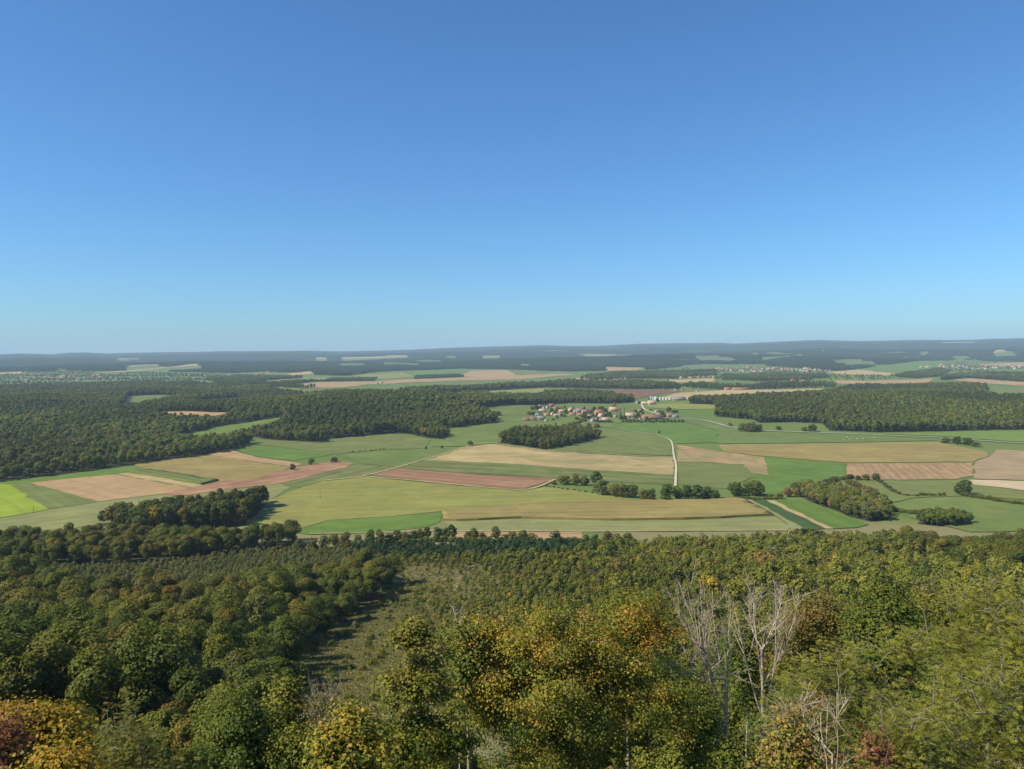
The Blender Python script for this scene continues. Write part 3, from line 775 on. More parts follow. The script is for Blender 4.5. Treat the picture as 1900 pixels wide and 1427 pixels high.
def scatter(name, P, pidx, rz, sxy, sz, col, label, cat='forest'):
    me = bpy.data.meshes.new(name)
    me.vertices.add(len(P)); me.vertices.foreach_set('co', np.asarray(P, np.float32).ravel())
    for k, t, a in (('pidx', 'INT', np.asarray(pidx, np.int32)), ('rz', 'FLOAT', rz), ('sxy', 'FLOAT', sxy), ('sz', 'FLOAT', sz)):
        me.attributes.new(k, t, 'POINT').data.foreach_set('value', np.asarray(a, np.int32 if t == 'INT' else np.float32))
    c = np.concatenate([col, np.ones((len(P), 1))], 1).astype(np.float32)
    me.attributes.new('tcol', 'FLOAT_COLOR', 'POINT').data.foreach_set('color', c.ravel())
    o = obj(name, me)
    md = o.modifiers.new('scatter', 'NODES'); md.node_group = SCATTER
    tag(o, label, cat, kind='stuff')
    return o


# leaf colours (linear)
DG = np.array((.056, .086, .016)); OL = np.array((.102, .120, .018)); YG = np.array((.150, .158, .020))
BR = np.array((.160, .122, .026)); OR = np.array((.29, .165, .022)); YE = np.array((.33, .25, .022)); GR = np.array((.115, .132, .048))


def leaf_cols(rng, n, weights, jitter=.18):
    pal = np.stack([DG, OL, YG, BR, OR, YE, GR])
    w = np.asarray(weights, float); w /= w.sum()
    a = pal[rng.choice(7, n, p=w)]; b = pal[rng.choice(7, n, p=w)]
    t = rng.uniform(0, .5, n)[:, None]
    return (a * (1 - t) + b * t) * rng.uniform(1 - jitter, 1 + jitter, n)[:, None]


SUMMER = (5, 4, 1.2, .6, .02, .02, .5)
AUTUMN = (3.2, 5, 2.2, 1.6, .16, .16, .6)


def grid_pts(poly, spacing, rng, jitter=.42, holes=(), px_margin=160):
    poly = np.asarray(poly)[:, :2]
    lo, hi = poly.min(0), poly.max(0)
    gx, gy = np.meshgrid(np.arange(lo[0], hi[0], spacing), np.arange(lo[1], hi[1], spacing), indexing='ij')
    gx = gx + (np.arange(gx.shape[1])[None, :] % 2) * spacing * .5
    p = np.stack([gx.ravel(), gy.ravel()], 1) + rng.uniform(-jitter, jitter, (gx.size, 2)) * spacing
    p = p[inside(p[:, 0], p[:, 1], poly)]
    for h in holes:
        if len(p) == 0: break
        hlo, hhi = h.min(0), h.max(0)
        if (hhi < lo).any() or (hlo > hi).any(): continue
        p = p[~inside(p[:, 0], p[:, 1], h)]
    z = terr(p[:, 0], p[:, 1])
    P = np.column_stack([p, z])
    q = to_px(P + np.array([0, 0, 10.0]))
    k = (q[:, 0] > -px_margin) & (q[:, 0] < 1900 + px_margin) & (P[:, 1] > 20)
    return P[k]


def lod(D):
    return np.where(D < 480, 0, np.where(D < 1500, 1, 2))


def wood(label, pix, weights=SUMMER, h=17.0, hvar=.2, spacing=8.0, seed=0, holes=None, name='forest', floor=True, conifer=0.0, grow=True, width=1.0):
    rng = np.random.default_rng(1000 + seed)
    poly = gp(pix)
    P = grid_pts(poly, spacing, rng, holes=OPEN_XY + GLADES if holes is None else holes)
    D = np.hypot(P[:, 0], P[:, 1])
    # thin with distance so that far woods stay light; the trees that remain are a little wider
    keepp = np.clip(1.0 - (D - 2000) / 7000, .5, 1)
    k = rng.random(len(P)) < keepp
    P, D, wide = P[k], D[k], 1 / np.sqrt(keepp[k])
    n = len(P)
    kinds = np.array(['near', 'mid', 'far'])[lod(D)]
    ix = np.array([rng.choice(SHAPE_IX[a]) for a in kinds])
    if conifer > 0:
        c = (rng.random(n) < conifer)
        ix[c] = rng.choice(SHAPE_IX['conifer'], c.sum())
    s = h / 18.0 * rng.uniform(1 - 1.35 * hvar, 1 + 1.35 * hvar, n)
    col = leaf_cols(rng, n, weights)
    dr = np.sin(P[:, 0] * .011 + seed) + np.sin(P[:, 1] * .008 + 2 * seed) + np.sin((P[:, 0] + 1.7 * P[:, 1]) * .005)
    s = s * (1 + .08 * np.sin(P[:, 0] * .021 + 3 * seed) + .08 * np.sin(P[:, 1] * .017 - P[:, 0] * .013))
    col = col * (1 + .20 * dr)[:, None] * np.where(D > 480, 1.05, 1.05)[:, None]
    far_f = (sstep(900, 1800, D) * .45)[:, None]                     # far crowns differ less from one another
    col = col * (1 - far_f) + (DG * .6 + OL * .4) * far_f
    scatter(name, P - np.array([0, 0, .3]), ix, rng.random(n) * 6.28, s * rng.uniform(.72, 1.34, n) * wide * width, s, col, label)
    if floor:
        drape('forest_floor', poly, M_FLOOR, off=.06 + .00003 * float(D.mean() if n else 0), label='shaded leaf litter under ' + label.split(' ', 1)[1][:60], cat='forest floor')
    return poly


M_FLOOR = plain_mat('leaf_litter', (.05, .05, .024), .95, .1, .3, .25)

# pixel outlines follow the foot of each wood on the ground
wood('dense dark forest covering the left half of the plain', [(-420,925),(-100,908),(0,894),(34,889.5),(150,876),(248,862.5),(381,843.5),(431,835.5),(466,824.5),(455,811),(340,813),(343,805),(404,791),(445,786),(530,773),(560,735),(500,722),(420,716),(300,712),(200,714),(0,720),(-420,724)], (4, 4.5, .8, .9, .02, .02, .8), 18, .18, 10.5, 1)
wood('wooded hill rising in the centre of the plain', [(451,806),(488,815),(539,818),(600,822),(606,815),(640,812),(714,804.5),(758,805.5),(792,812.5),(829,815.5),(832,809.5),(812,797),(839,793.5),(866,797.5),(920,785.5),(923,778),(899,765),(866,758),(910,755.5),(870,744),(780,733),(640,731),(520,742),(470,762),(530,776),(505,786)], (4, 5, 1, 1.0, .02, .02, .5), 18, .2, 10.0, 2)
wood('dark wood stretching behind the village roofs', [(880,757),(910,755),(947,751),(970,752),(1000,751),(1060,748),(1135,749),(1176,747),(1172,742),(1132,735),(1085,730),(1010,731),(920,733),(860,735),(830,742)], SUMMER, 17, .15, 9.5, 3)
wood('broad dark forest in front of the eastern fields', [(1263,757.5),(1331,758.5),(1327,773),(1395,778.5),(1408,784.5),(1469,783.5),(1523,786),(1540,799.5),(1630,802.5),(1799,799),(1990,796),(1990,741),(1850,743),(1832,733),(1829,718),(1731,717),(1597,720),(1550,727),(1492,737),(1449,740),(1361,742),(1290,743)], (5, 4.5, .7, 1.0, .0, .0, .6), 18, .15, 10.0, 4)
wood('mixed copse on a rise below the village', [(926,822.5),(970,828),(1017,835),(1068,826),(1116,812.5),(1095,806),(1062,801),(1000,803),(955,808)], (5, 4, 1, 1.3, .1, .05, 1.2), 13.5, .32, 6.5, 5, conifer=.3)
wood('long dark wood tapering across the yellow green field', [(165,972),(260,986),(387,981),(438,977.5),(500,967),(540,958),(568,944),(556,933),(500,929),(420,936),(300,951),(180,965)], (4, 4, 2, .8, .1, .1, 1.2), 16, .25, 6.5, 6)
wood('long hedge wood slanting across the eastern meadows', [(1476,915),(1500,930),(1530,942),(1570,958),(1612,968),(1645,966),(1655,955),(1640,940),(1612,930),(1580,920),(1545,912),(1515,907),(1485,904)], (2.8, 5, .5, 1.3, .06, .02, 2.0), 10, .25, 5.0, 7)
wood('small oval grove standing alone in the eastern pasture', [(1702,972),(1740,977),(1790,977),(1800,971),(1780,964),(1740,962),(1708,965)], (5, 4, .5, .6, .02, .02, .5), 11, .08, 4.5, 8, holes=())
wood('strip of poplars across the central plain', [(740,727),(870,721),(960,716),(1060,711),(1180,712),(1240,716),(1264,722),(1100,721.5),(1030,719.5),(960,722),(900,726),(770,732)], SUMMER, 19, .2, 12, 9, floor=False)
wood('wood above the second village', [(1060,703.5),(1100,698),(1135,692),(1250,690),(1330,688),(1330,697),(1250,703),(1130,706)], SUMMER, 16, .15, 13, 10, floor=False)
wood('wood behind the pale straw strip', [(1340,707),(1340,698),(1450,694),(1530,697),(1540,701),(1500,704),(1440,708)], SUMMER, 16, .15, 13, 11, floor=False)
wood('tree belt behind the long straw field', [(1262,718),(1300,714),(1340,717),(1400,717),(1470,713),(1552,715),(1550,720.5),(1400,723.5),(1300,722)], SUMMER, 15, .3, 15, 12, floor=False)
wood('wood beside the orange tan eastern slope', [(1745,706),(1755,699),(1810,695),(1990,693),(1990,712),(1900,710),(1800,702)], SUMMER, 17, .15, 12, 13, floor=False)
wood('small wood below the far green slope', [(1660,700),(1690,692),(1745,684),(1760,690),(1745,699),(1700,703)], SUMMER, 15, .15, 13, 14, floor=False)
wood('small wood on the western plain', [(768,706),(771,699.5),(846,696),(870,697.5),(840,704.5)], SUMMER, 14, .15, 14, 15, floor=False)
wood('small dark grove on the tan central field', [(894,699),(896,694.5),(940,692),(942,697)], SUMMER, 12, .15, 12, 16, floor=False)
wood('small wood at the edge of the pinkish western field', [(590,712),(697,708),(698,702),(600,704)], SUMMER, 14, .15, 14, 17, floor=False)
wood('tree belt across the western valley floor', [(380,706),(440,698),(520,700),(640,708),(640,716),(560,722),(500,716),(420,712)], SUMMER, 16, .2, 13, 18, floor=False)


# ---- far forest: default cover of the distant hills
def far_forest():
    rng = np.random.default_rng(55)
    front = gp([(-500,692),(0,690),(180,689),(300,690),(420,693),(500,690),(560,694),(640,698),(700,690),(850,684.5),(1050,690),(1120,689),(1180,691),(1260,680),(1300,675.5),(1450,681),(1560,689),(1600,684),(1700,672.5),(1780,667),(1900,672),(2400,672)])
    faz = np.arctan2(front[:, 0], front[:, 1]); fd = np.hypot(front[:, 0], front[:, 1])
    # fields on the hills are cut out in front too, as far as the trees would hide them
    P = []
    for r in np.arange(4200, 19800, 62.0):
        a0, a1 = math.radians(-37), math.radians(37)
        n = int((a1 - a0) * r / 62.0)
        a = a0 + (np.arange(n) + rng.uniform(.2, .8, n)) * (a1 - a0) / n
        rr = r + rng.uniform(-22, 22, n)
        k = rr > np.interp(a, faz, fd) + 40
        P.append(np.stack([rr[k] * np.sin(a[k]), rr[k] * np.cos(a[k])], 1))
    P = np.vstack(P)
    for h in OPEN_XY:
        c = h.mean(0)
        if np.hypot(*c) < 4200: continue
        dirn = c / np.linalg.norm(c)
        hid = min(900.0, 15.0 * np.hypot(*c) / max(25.0, CAM_Z - float(terr(*c))))
        for f in np.linspace(0, 1, 9):
            g = c + (h - c) * 1.06 - dirn * hid * f
            P = P[~inside(P[:, 0], P[:, 1], g)]
    # random small clearings break the cover
    D = np.hypot(P[:, 0], P[:, 1])
    nz = sum(np.sin(P[:, 0] * a + P[:, 1] * b + c) for a, b, c in ((.0031, .0017, 1), (-.0022, .0029, 2), (.0047, -.0013, 4), (.0013, .0041, .5)))
    k = ~((nz > 2.55) & (D < 14000))
    P, nz = P[k], nz[k]
    n = len(P)
    z = terr(P[:, 0], P[:, 1])
    col = (leaf_cols(rng, n, SUMMER, .12) * .35 + DG * .65) * .66
    scatter('forest', np.column_stack([P, z - .5]), rng.choice(SHAPE_IX['patch'], n), rng.integers(0, 4, n) * 1.5708 + rng.uniform(-.1, .1, n),
            np.full(n, 1.0), rng.uniform(.85, 1.15, n), col, 'endless blue hazed forest over the distant hills')


far_forest()


# ---- loose trees between the far villages
def loose_trees():
    rng = np.random.default_rng(77)
    poly = gp([(1190,722),(1262,700),(1262,684),(1330,679),(1450,683),(1560,690),(1640,699),(1700,690),(1780,672),(1990,675),(1990,700),(1760,703),(1552,706),(1552,718),(1400,722),(1280,722)])
    P = grid_pts(poly, 44, rng, holes=OPEN_XY)
    nz = np.sin(P[:, 0] * .011 + 1) + np.sin(P[:, 1] * .006 + 2) + np.sin((P[:, 0] - P[:, 1]) * .008)
    P = P[(nz + rng.normal(0, .9, len(P))) > -.3]
    poly2 = gp([(-100,716),(-100,692),(0,691),(200,690),(300,692),(420,696),(420,712),(200,712)])
    P2 = grid_pts(poly2, 30, rng, holes=OPEN_XY + GLADES)
    P = np.vstack([P, P2[rng.random(len(P2)) < .6 + .5 * np.sin(P2[:, 1] * .012 + P2[:, 0] * .004)]])
    n = len(P)
    s = rng.uniform(.35, .75, n)
    scatter('forest', P, rng.choice(SHAPE_IX['far'], n), rng.random(n) * 6.28, s * 1.25, s, leaf_cols(rng, n, SUMMER), 'scattered trees and gardens around the distant villages')


loose_trees()

#@@PART2
# ------------------------------------------------------------------ single trees
def pair(prefix, seeds, **kw):
    return [tree_shape(prefix, s, mat=M_FOL_O, split=True, **kw) for s in seeds]


SPLIT = {
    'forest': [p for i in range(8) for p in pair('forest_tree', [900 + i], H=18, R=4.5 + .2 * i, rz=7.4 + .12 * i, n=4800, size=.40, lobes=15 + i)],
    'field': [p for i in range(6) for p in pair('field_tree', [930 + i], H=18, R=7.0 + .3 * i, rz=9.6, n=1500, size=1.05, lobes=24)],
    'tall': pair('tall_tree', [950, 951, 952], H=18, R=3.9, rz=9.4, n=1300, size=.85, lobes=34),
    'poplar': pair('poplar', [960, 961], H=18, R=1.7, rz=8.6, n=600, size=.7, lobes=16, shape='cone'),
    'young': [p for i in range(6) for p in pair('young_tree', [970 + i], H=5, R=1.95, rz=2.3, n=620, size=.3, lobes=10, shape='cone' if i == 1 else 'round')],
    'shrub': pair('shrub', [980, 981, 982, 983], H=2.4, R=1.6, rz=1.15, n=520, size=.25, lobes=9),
}


def put_tree(name, kind, loc, sxy, sz, col, label, cat='tree', group=None, seed=0):
    r = random.Random(seed * 7919 + 13)
    cr, tr = r.choice(SPLIT[kind])
    e = empty(name, loc, r.random() * 6.28)
    e.scale = (sxy, sxy, sz)
    c = obj('crown', cr, e); c.color = (*col, 1)
    obj('trunk', tr, e)
    tag(e, label, cat, group)
    return e


NAMES = ['dark green', 'olive green', 'yellowish green', 'brownish', 'orange tinged', 'golden yellow', 'grey green']
PAL = np.stack([DG, OL, YG, BR, OR, YE, GR])


def colour_name(c):
    c = np.asarray(c)
    return NAMES[int(np.argmin(np.linalg.norm(PAL / PAL.sum(1, keepdims=True) - c / c.sum(), axis=1) + .8 * np.abs(PAL.sum(1) - c.sum())))]


SLOPE_PX = [(-500,1150),(-200,1114),(40,1098),(120,1112),(190,1134),(300,1138),(420,1130),(520,1114),(590,1094),(676,1078),(734,1082),(710,1118),(676,1142),(624,1175),(582,1206),(552,1250),(534,1300),(515,1400),(490,1520),(-500,1560)]
BELT_PX = [(-300,1062),(0,1053),(100,1051),(250,1049),(330,1041),(400,1031),(480,1022),(545,1017),(545,1002),(480,1006),(300,1010),(100,1014),(-300,1024)]
RIGHT_PX = [(1640,1030),(1740,1046),(1850,1070),(2050,1100),(2050,1034),(1900,1029),(1750,1027)]


def slope_forest():
    rng = np.random.default_rng(31)
    rows = []
    for tagname, pix, sp, h, w in (('slope', SLOPE_PX, 9.3, 19.0, AUTUMN), ('belt', BELT_PX, 8.6, 15.5, (3.5, 4.5, 1.6, 1.8, .1, .06, .3)), ('right', RIGHT_PX, 8.5, 16.5, (3, 4, 2.5, 1.5, .35, .35, .2))):
        P = grid_pts(gp(pix), sp, rng, px_margin=110)
        if tagname == 'slope': P = P[P[:, 1] > 118]
        n = len(P)
        s = h / 18 * rng.uniform(.82, 1.16, n)
        sxy = s * rng.uniform(.95, 1.28, n)
        col = leaf_cols(rng, n, w) * .9
        sn = np.sin(P[:, 0] * .045 + 1.3) + np.sin(P[:, 1] * .038 + P[:, 0] * .02) + np.sin((P[:, 1] - P[:, 0]) * .026 + 2)
        stand = np.where((sn > 1.0)[:, None], BR * .55 + OL * .45, np.where((sn > -.6)[:, None], OL, DG)) * .92
        col = col * .58 + stand * .42
        sxy *= 1 + .13 * np.sin(sn * 2.1); s *= 1 + .07 * np.cos(sn * 1.7)
        for i in range(n): rows.append((tagname, P[i], s[i], sxy[i], col[i]))
        if tagname == 'slope':
            for j in range(len(rows)):
                t0, p0, s0, w0, c0 = rows[j]
                q0 = to_px(p0[None])[0]
                if q0[1] > 1085 and q0[0] > 640 - (q0[1] - 1085) * .65 - 60:
                    rows[j] = (t0, p0, s0 * .8, w0 * .9, c0)
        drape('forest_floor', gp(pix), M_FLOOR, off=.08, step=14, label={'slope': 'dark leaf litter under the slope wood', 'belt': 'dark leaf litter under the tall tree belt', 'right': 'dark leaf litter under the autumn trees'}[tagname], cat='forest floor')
    P = np.array([r[1] for r in rows]); S = np.array([r[2] for r in rows])
    D = np.hypot(P[:, 0], P[:, 1])
    top = to_px(P + np.column_stack([0 * S, 0 * S, 16 * S]))
    view = (top[:, 0] > -25) & (top[:, 0] < 1925) & (top[:, 1] < 1400)
    order = np.argsort(np.where(view, -S / D, 1e3))[:300]
    single = set(order.tolist())
    edge = gp([(745,1082),(690,1142),(600,1206),(560,1300)])[:, :2]
    rest = []
    for i, (t, p, s, sxy, col) in enumerate(rows):
        if i not in single:
            rest.append(i); continue
        if t == 'slope':
            near_edge = min(np.hypot(*(edge - p[:2]).T)) < 26
            where = 'at the wood edge above the grassy clearing' if near_edge else 'in the slope wood'
            where2 = where if near_edge else where + ', ' + ('nearest rows' if D[i] < 200 else 'second rows' if D[i] < 245 else 'third rows' if D[i] < 295 else 'farthest rows')
        elif t == 'belt': where = where2 = 'in the tall belt below the grey green field'
        else: where = where2 = 'in the autumn row under the eastern pasture'
        fx = top[i, 0]
        if t != 'right' and where[:2] != 'at':
            where2 += ', ' + ('by the left edge' if fx < 130 else 'above the golden maple' if fx < 230 else 'above the olive ash' if fx < 340 else 'above the deep green maple' if fx < 480 else 'toward the clearing')
        lab = '%s %s %s tree %s' % ('tall' if s > 1.08 else 'low' if s < .96 else 'middling', 'broad' if sxy > s * 1.11 else 'slim', colour_name(col), where2)
        put_tree('forest_tree', 'forest', p - np.array([0, 0, .3]), sxy, s, col, lab, 'tree', 'forest trees ' + where, i)
    rest = np.array(rest)
    n = len(rest)
    scatter('forest', P[rest] - np.array([0, 0, .3]), rng.choice(SHAPE_IX['near'], n), rng.random(n) * 6.28, np.array([rows[i][3] for i in rest]), S[rest], np.array([rows[i][4] for i in rest]),
            'remaining broadleaf trees of the slope wood and belts')


slope_forest()

# ---- trees and bushes standing in the fields: pixel of the foot, height and width in pixels
def field_tree(px, py, hp, wp, label, col=DG, kind='field', name='field_tree', group=None, cat='tree', seed=None):
    p = gp([(px, py)])[0]
    d = np.linalg.norm(p - np.array([0, 0, CAM_Z]))
    H = hp * d / F_PX; W = wp * d / F_PX
    R0 = {'field': 15.6, 'tall': 7.6, 'poplar': 3.6, 'shrub': 3.4, 'young': 4.0}[kind]
    H0 = {'shrub': 2.4, 'young': 5.0}.get(kind, 18.0)
    put_tree(name, kind, p - np.array([0, 0, .15 + .02 * H]), W / R0, H / H0, np.asarray(col), label, cat, group, seed if seed is not None else int(px * 3 + py))


mix = lambda a, b, t: a * (1 - t) + b * t
for px, py, h, w, lab, c in [
    (543, 872, 13, 12, 'round lone tree, lowest of the three on the brown strip', mix(DG, BR, .5)),
    (578, 862, 13, 12, 'round lone tree, middle of the three on the brown strip', OL),
    (620, 858, 11, 13, 'low round lone tree, highest of the three on the brown strip', mix(DG, BR, .6)),
    (872, 826, 9, 12, 'small round tree at the tip of the golden stubble', OL),
    (790, 834, 6, 5, 'tiny bush on the green meadow, western of two', DG),
    (820, 832, 6, 5, 'tiny bush on the green meadow, eastern of two', DG),
    (923, 771, 9, 14, 'dark tree pair at the tail of the wooded hill', DG),
    (1223, 804, 5, 5, 'tiny dark bush in the fresh green field', DG),
    (1028, 899, 8, 12, 'low bush at the corner of the ploughed red field', OL),
    (1048, 899, 19, 25, 'round tree beside the corner of the ploughed red field', OL),
    (1069, 901, 24, 17, 'slim brownish tree in the green hollow', mix(BR, OL, .5)),
    (1085, 901, 20, 20, 'rounded olive tree in the green hollow', mix(OL, GR, .4)),
    (1107, 896, 24, 26, 'dark round tree highest in the green hollow', DG),
    (1116, 918, 30, 30, 'tall olive tree at the start of the lower row', mix(OL, GR, .5)),
    (1140, 921, 25, 25, 'brownish green tree second in the lower row', mix(OL, BR, .5)),
    (1157, 923, 26, 24, 'dark tree third in the lower row', mix(DG, BR, .4)),
    (1173, 923, 26, 22, 'dark green tree fourth in the lower row', DG),
    (1194, 928, 21, 20, 'reddish brown tree fifth in the lower row', mix(OL, BR, .8)),
    (1207, 929, 24, 24, 'dark green tree sixth in the lower row before the gap', mix(DG, BR, .3)),
    (1240, 929, 32, 29, 'large dark round tree at the foot of the white track', DG),
    (1258, 927, 27, 18, 'narrow olive tree beside the foot of the white track', OL),
    (1273, 928, 31, 24, 'tall dark tree east of the track foot', DG),
    (1293, 928, 31, 32, 'broad dark tree in the middle of the clump east of the track', DG),
    (1311, 927, 27, 22, 'dark tree near the end of the clump east of the track', mix(DG, OL, .4)),
    (1325, 927, 19, 22, 'low dark tree ending the clump east of the track', DG),
    (1364, 920, 26, 29, 'round dark tree at the west of the isolated pair', DG),
    (1389, 919, 25, 25, 'dull green tree in the middle of the isolated trio', OL),
    (1403, 920, 29, 30, 'tall round tree east of the isolated trio', mix(DG, OL, .4)),
    (1429, 926, 11, 12, 'small bush in the hedge above the dark crop strip', mix(OL, BR, .4)),
    (1447, 926, 12, 13, 'brown bush in the hedge above the dark crop strip', mix(OL, BR, .7)),
    (1462, 922, 17, 15, 'rusty red small tree beside the long hedge wood', np.array((.17, .075, .04))),
    (1478, 922, 17, 15, 'dull bush at the upper end of the long hedge wood', BR),
    (1789, 918, 25, 27, 'lone dark tree on the hedge below the cream strip', DG),
    (1576, 890, 10, 12, 'first bush on the lower edge of the striped field', DG),
    (1592, 892, 10, 11, 'second bush on the lower edge of the striped field', DG),
    (1606, 892, 12, 15, 'third and widest bush on the lower edge of the striped field', OL),
    (1626, 892, 14, 16, 'dark tree ending the bushes on the striped field', DG),
    (1380, 801, 17, 19, 'western tree of the round clump beside the road', OL),
    (1393, 802, 20, 22, 'middle tree of the round clump beside the road', mix(OL, BR, .3)),
    (1407, 801, 15, 18, 'eastern tree of the round clump beside the road', OL),
    (1445, 798, 8, 10, 'small dark tree alone north of the road', DG),
    (1492, 800, 9, 12, 'low brownish bush by the road before the forest corner', mix(OL, BR, .5)),
    (1507, 801, 14, 17, 'round tree by the road before the forest corner', DG),
    (1354, 791, 7, 9, 'small bush where the road bends', BR),
    (1755, 822, 11, 17, 'westernmost grey bush of the roadside clump', GR),
    (1775, 824, 14, 16, 'dark tree second in the roadside clump', DG),
    (1795, 826, 14, 19, 'dark tree third in the roadside clump', DG),
    (1811, 829, 9, 14, 'low olive bush ending the roadside clump', OL),
    (1451, 732, 6, 8, 'dark round tree alone on the long straw field', DG),
]:
    field_tree(px, py, h, w, lab, c, name='field_bush' if h < 9 else 'field_tree', cat='bush' if h < 9 else 'tree')

# village trees
for i, (px, py, h, w, kd, c) in enumerate([(995, 760, 9, 12, 'field', DG), (982, 770, 8, 10, 'field', GR), (990, 771, 8, 9, 'field', DG), (1024, 763, 7, 8, 'field', DG), (1051, 768, 8, 9, 'field', DG),
        (1031, 766, 6, 8, 'field', DG), (1057, 769, 7, 8, 'field', DG), (1046, 774, 7, 9, 'field', GR), (1086, 777, 10, 10, 'field', DG), (1092, 778, 8, 10, 'field', DG), (1093, 794, 10, 9, 'field', DG), (1108, 794, 9, 14, 'field', mix(OL, BR, .4)),
        (1076, 796, 12, 6, 'tall', DG), (1070, 779, 7, 10, 'field', OL), (1116, 761, 9, 14, 'field', GR), (1123, 765, 8, 9, 'field', DG), (1131, 774, 11, 11, 'field', DG), (1127, 771, 8, 8, 'field', DG), (1083, 762, 8, 4, 'tall', DG),
        (1140.5, 761, 16, 9, 'field', YG), (1151.5, 773, 18, 3, 'poplar', DG), (1158.5, 775, 20, 3, 'poplar', DG), (1153, 779, 11, 10, 'field', DG), (1160, 779, 9, 8, 'field', DG), (1184, 775, 9, 9, 'field', DG), (1178, 776, 6, 8, 'field', DG),
        (1191, 762, 5, 6, 'field', DG), (1179, 764, 5, 8, 'field', OL), (1207, 763, 5, 6, 'field', OL), (1229, 773, 12, 8, 'field', DG), (1233, 775, 8, 7, 'field', DG), (1241, 764, 9, 10, 'field', DG), (1250, 766, 6, 8, 'field', DG), (1255, 766, 6, 8, 'field', GR),
        (1220, 746, 8, 6, 'field', DG), (1187, 750, 6, 6, 'field', DG), (1205, 743, 5, 4, 'field', DG), (1014, 757, 6, 5, 'field', DG), (1048, 758, 6, 5, 'tall', DG), (1100, 763, 6, 6, 'field', DG)]):
    field_tree(px, py, h, w, '%s%s tree %s' % ('pale ' if c is YG or c is GR else '', {'poplar': 'slim pointed poplar', 'tall': 'slender dark'}.get(kd, 'large round garden' if h >= 9 else 'small round garden'), 'beside the farm silos' if py < 751 else 'in the west of the village' if px < 1030 else 'in the middle of the village' if px < 1080 else 'on the south edge of the village' if py > 785 else 'among the eastern village roofs' if px < 1148 else 'by the long brown barn' if px < 1236 else 'at the east end of the village'), c, kd, 'village_tree', 'village garden trees', seed=i)
for i, px in enumerate(np.linspace(1156, 1266, 17)):
    field_tree(px, 783 + (i % 3) * .6, 4.5 + (i * 7 % 5) * .7, 7, 'low dark bush in the hedge row below the village', DG if i % 2 else OL, 'field', 'hedge_bush', 'bushes in the hedge row below the village', 'bush', i)
for i, px in enumerate(np.linspace(1110, 1134, 5)):
    field_tree(px, 784.5, 4.5 + i % 2, 7, 'low dark bush under the long low village house', DG, 'field', 'hedge_bush', 'bushes under the long low house', 'bush', 40 + i)
for i, (px, py) in enumerate(zip(np.linspace(1030, 1084, 9), np.linspace(801, 784, 9))):
    field_tree(px, py, 8 + i % 3, 9, 'brownish bush in the hedge climbing from copse to village', mix(OL, BR, .5), 'field', 'hedge_bush', 'bushes climbing to the village', 'bush', 60 + i)

_vg = random.Random(77)
for i in range(46):
    px, py = _vg.uniform(985, 1240), _vg.uniform(759, 781)
    if px > 1125 and py < 766: continue
    field_tree(px, py, _vg.uniform(4.5, 8), _vg.uniform(5, 9), 'small %s fruit tree between the %s village houses' % ('dark', 'western' if px < 1050 else 'central' if px < 1120 else 'eastern'), mix(DG, OL, _vg.random() * .7), 'field', 'village_tree', 'fruit trees between the village houses', seed=300 + i)

# thorn hedges in the eastern meadows: bushes in rows
def bush_row(pts, n, h, w, label, group, col, seed):
    P = smooth_line(np.array(pts, float), 12)
    t = np.linspace(0, len(P) - 1, n)
    rr = random.Random(seed)
    for i, k in enumerate(t):
        q = P[int(k)]
        field_tree(q[0] + rr.uniform(-1, 1), q[1] + rr.uniform(-.6, .6), h * rr.uniform(.7, 1.25), w * rr.uniform(.8, 1.3), label, mix(col, OL, rr.random() * .6), 'field', 'hedge_bush', group, 'bush', seed * 50 + i)


TH = np.array((.095, .085, .04))
bush_row([(1526, 899), (1550, 895), (1580, 889)], 8, 9, 11, 'thorn bush of the hedge arching to the striped field', 'hedge arching to the striped field', TH, 1)
bush_row([(1572, 897), (1590, 906), (1605, 914), (1622, 918)], 9, 12, 13, 'grey brown bush of the thick thorn hedge in the pasture', 'thick thorn hedge in the pasture', mix(TH, BR, .4), 2)
bush_row([(1630, 894), (1650, 908), (1668, 918)], 9, 6, 8, 'small bush of the straight hedge below the striped field', 'straight hedge below the striped field', TH, 3)
bush_row([(1678, 920), (1700, 921)], 4, 4, 7, 'low bush of the thin hedge north of the pasture', 'thin hedge north of the pasture', TH, 4)
bush_row([(1710, 920), (1730, 921), (1752, 921)], 6, 6, 8, 'dark bush of the short hedge north of the pasture', 'short hedge north of the pasture', OL, 5)
bush_row([(1786, 921), (1820, 926), (1850, 931)], 9, 7, 10, 'dark bush of the hedge running east of the lone tree', 'hedge east of the lone tree', OL, 6)
bush_row([(1862, 933), (1900, 938)], 6, 6, 9, 'dark bush of the hedge at the right edge', 'hedge at the right edge', OL, 7)
bush_row([(1664, 948), (1680, 953), (1698, 955)], 6, 9, 11, 'round bush between the hedge wood and oval grove', 'bushes between hedge wood and grove', OL, 8)
bush_row([(1015, 903), (1050, 908), (1100, 915)], 10, 3.5, 6, 'low scrub plant along the green hollow edge', 'scrub along the green hollow', TH, 9)
bush_row([(1378, 926), (1400, 926.5), (1440, 927)], 9, 6, 9, 'grey bush in the hedge above the dark crop strip', 'hedge above the dark crop strip', mix(TH, GR, .5), 10)
bush_row([(655, 839), (690, 836), (712, 834)], 7, 2.2, 6, 'low dark scrub in the grey green meadow', 'scrub line in the meadow', DG, 11)

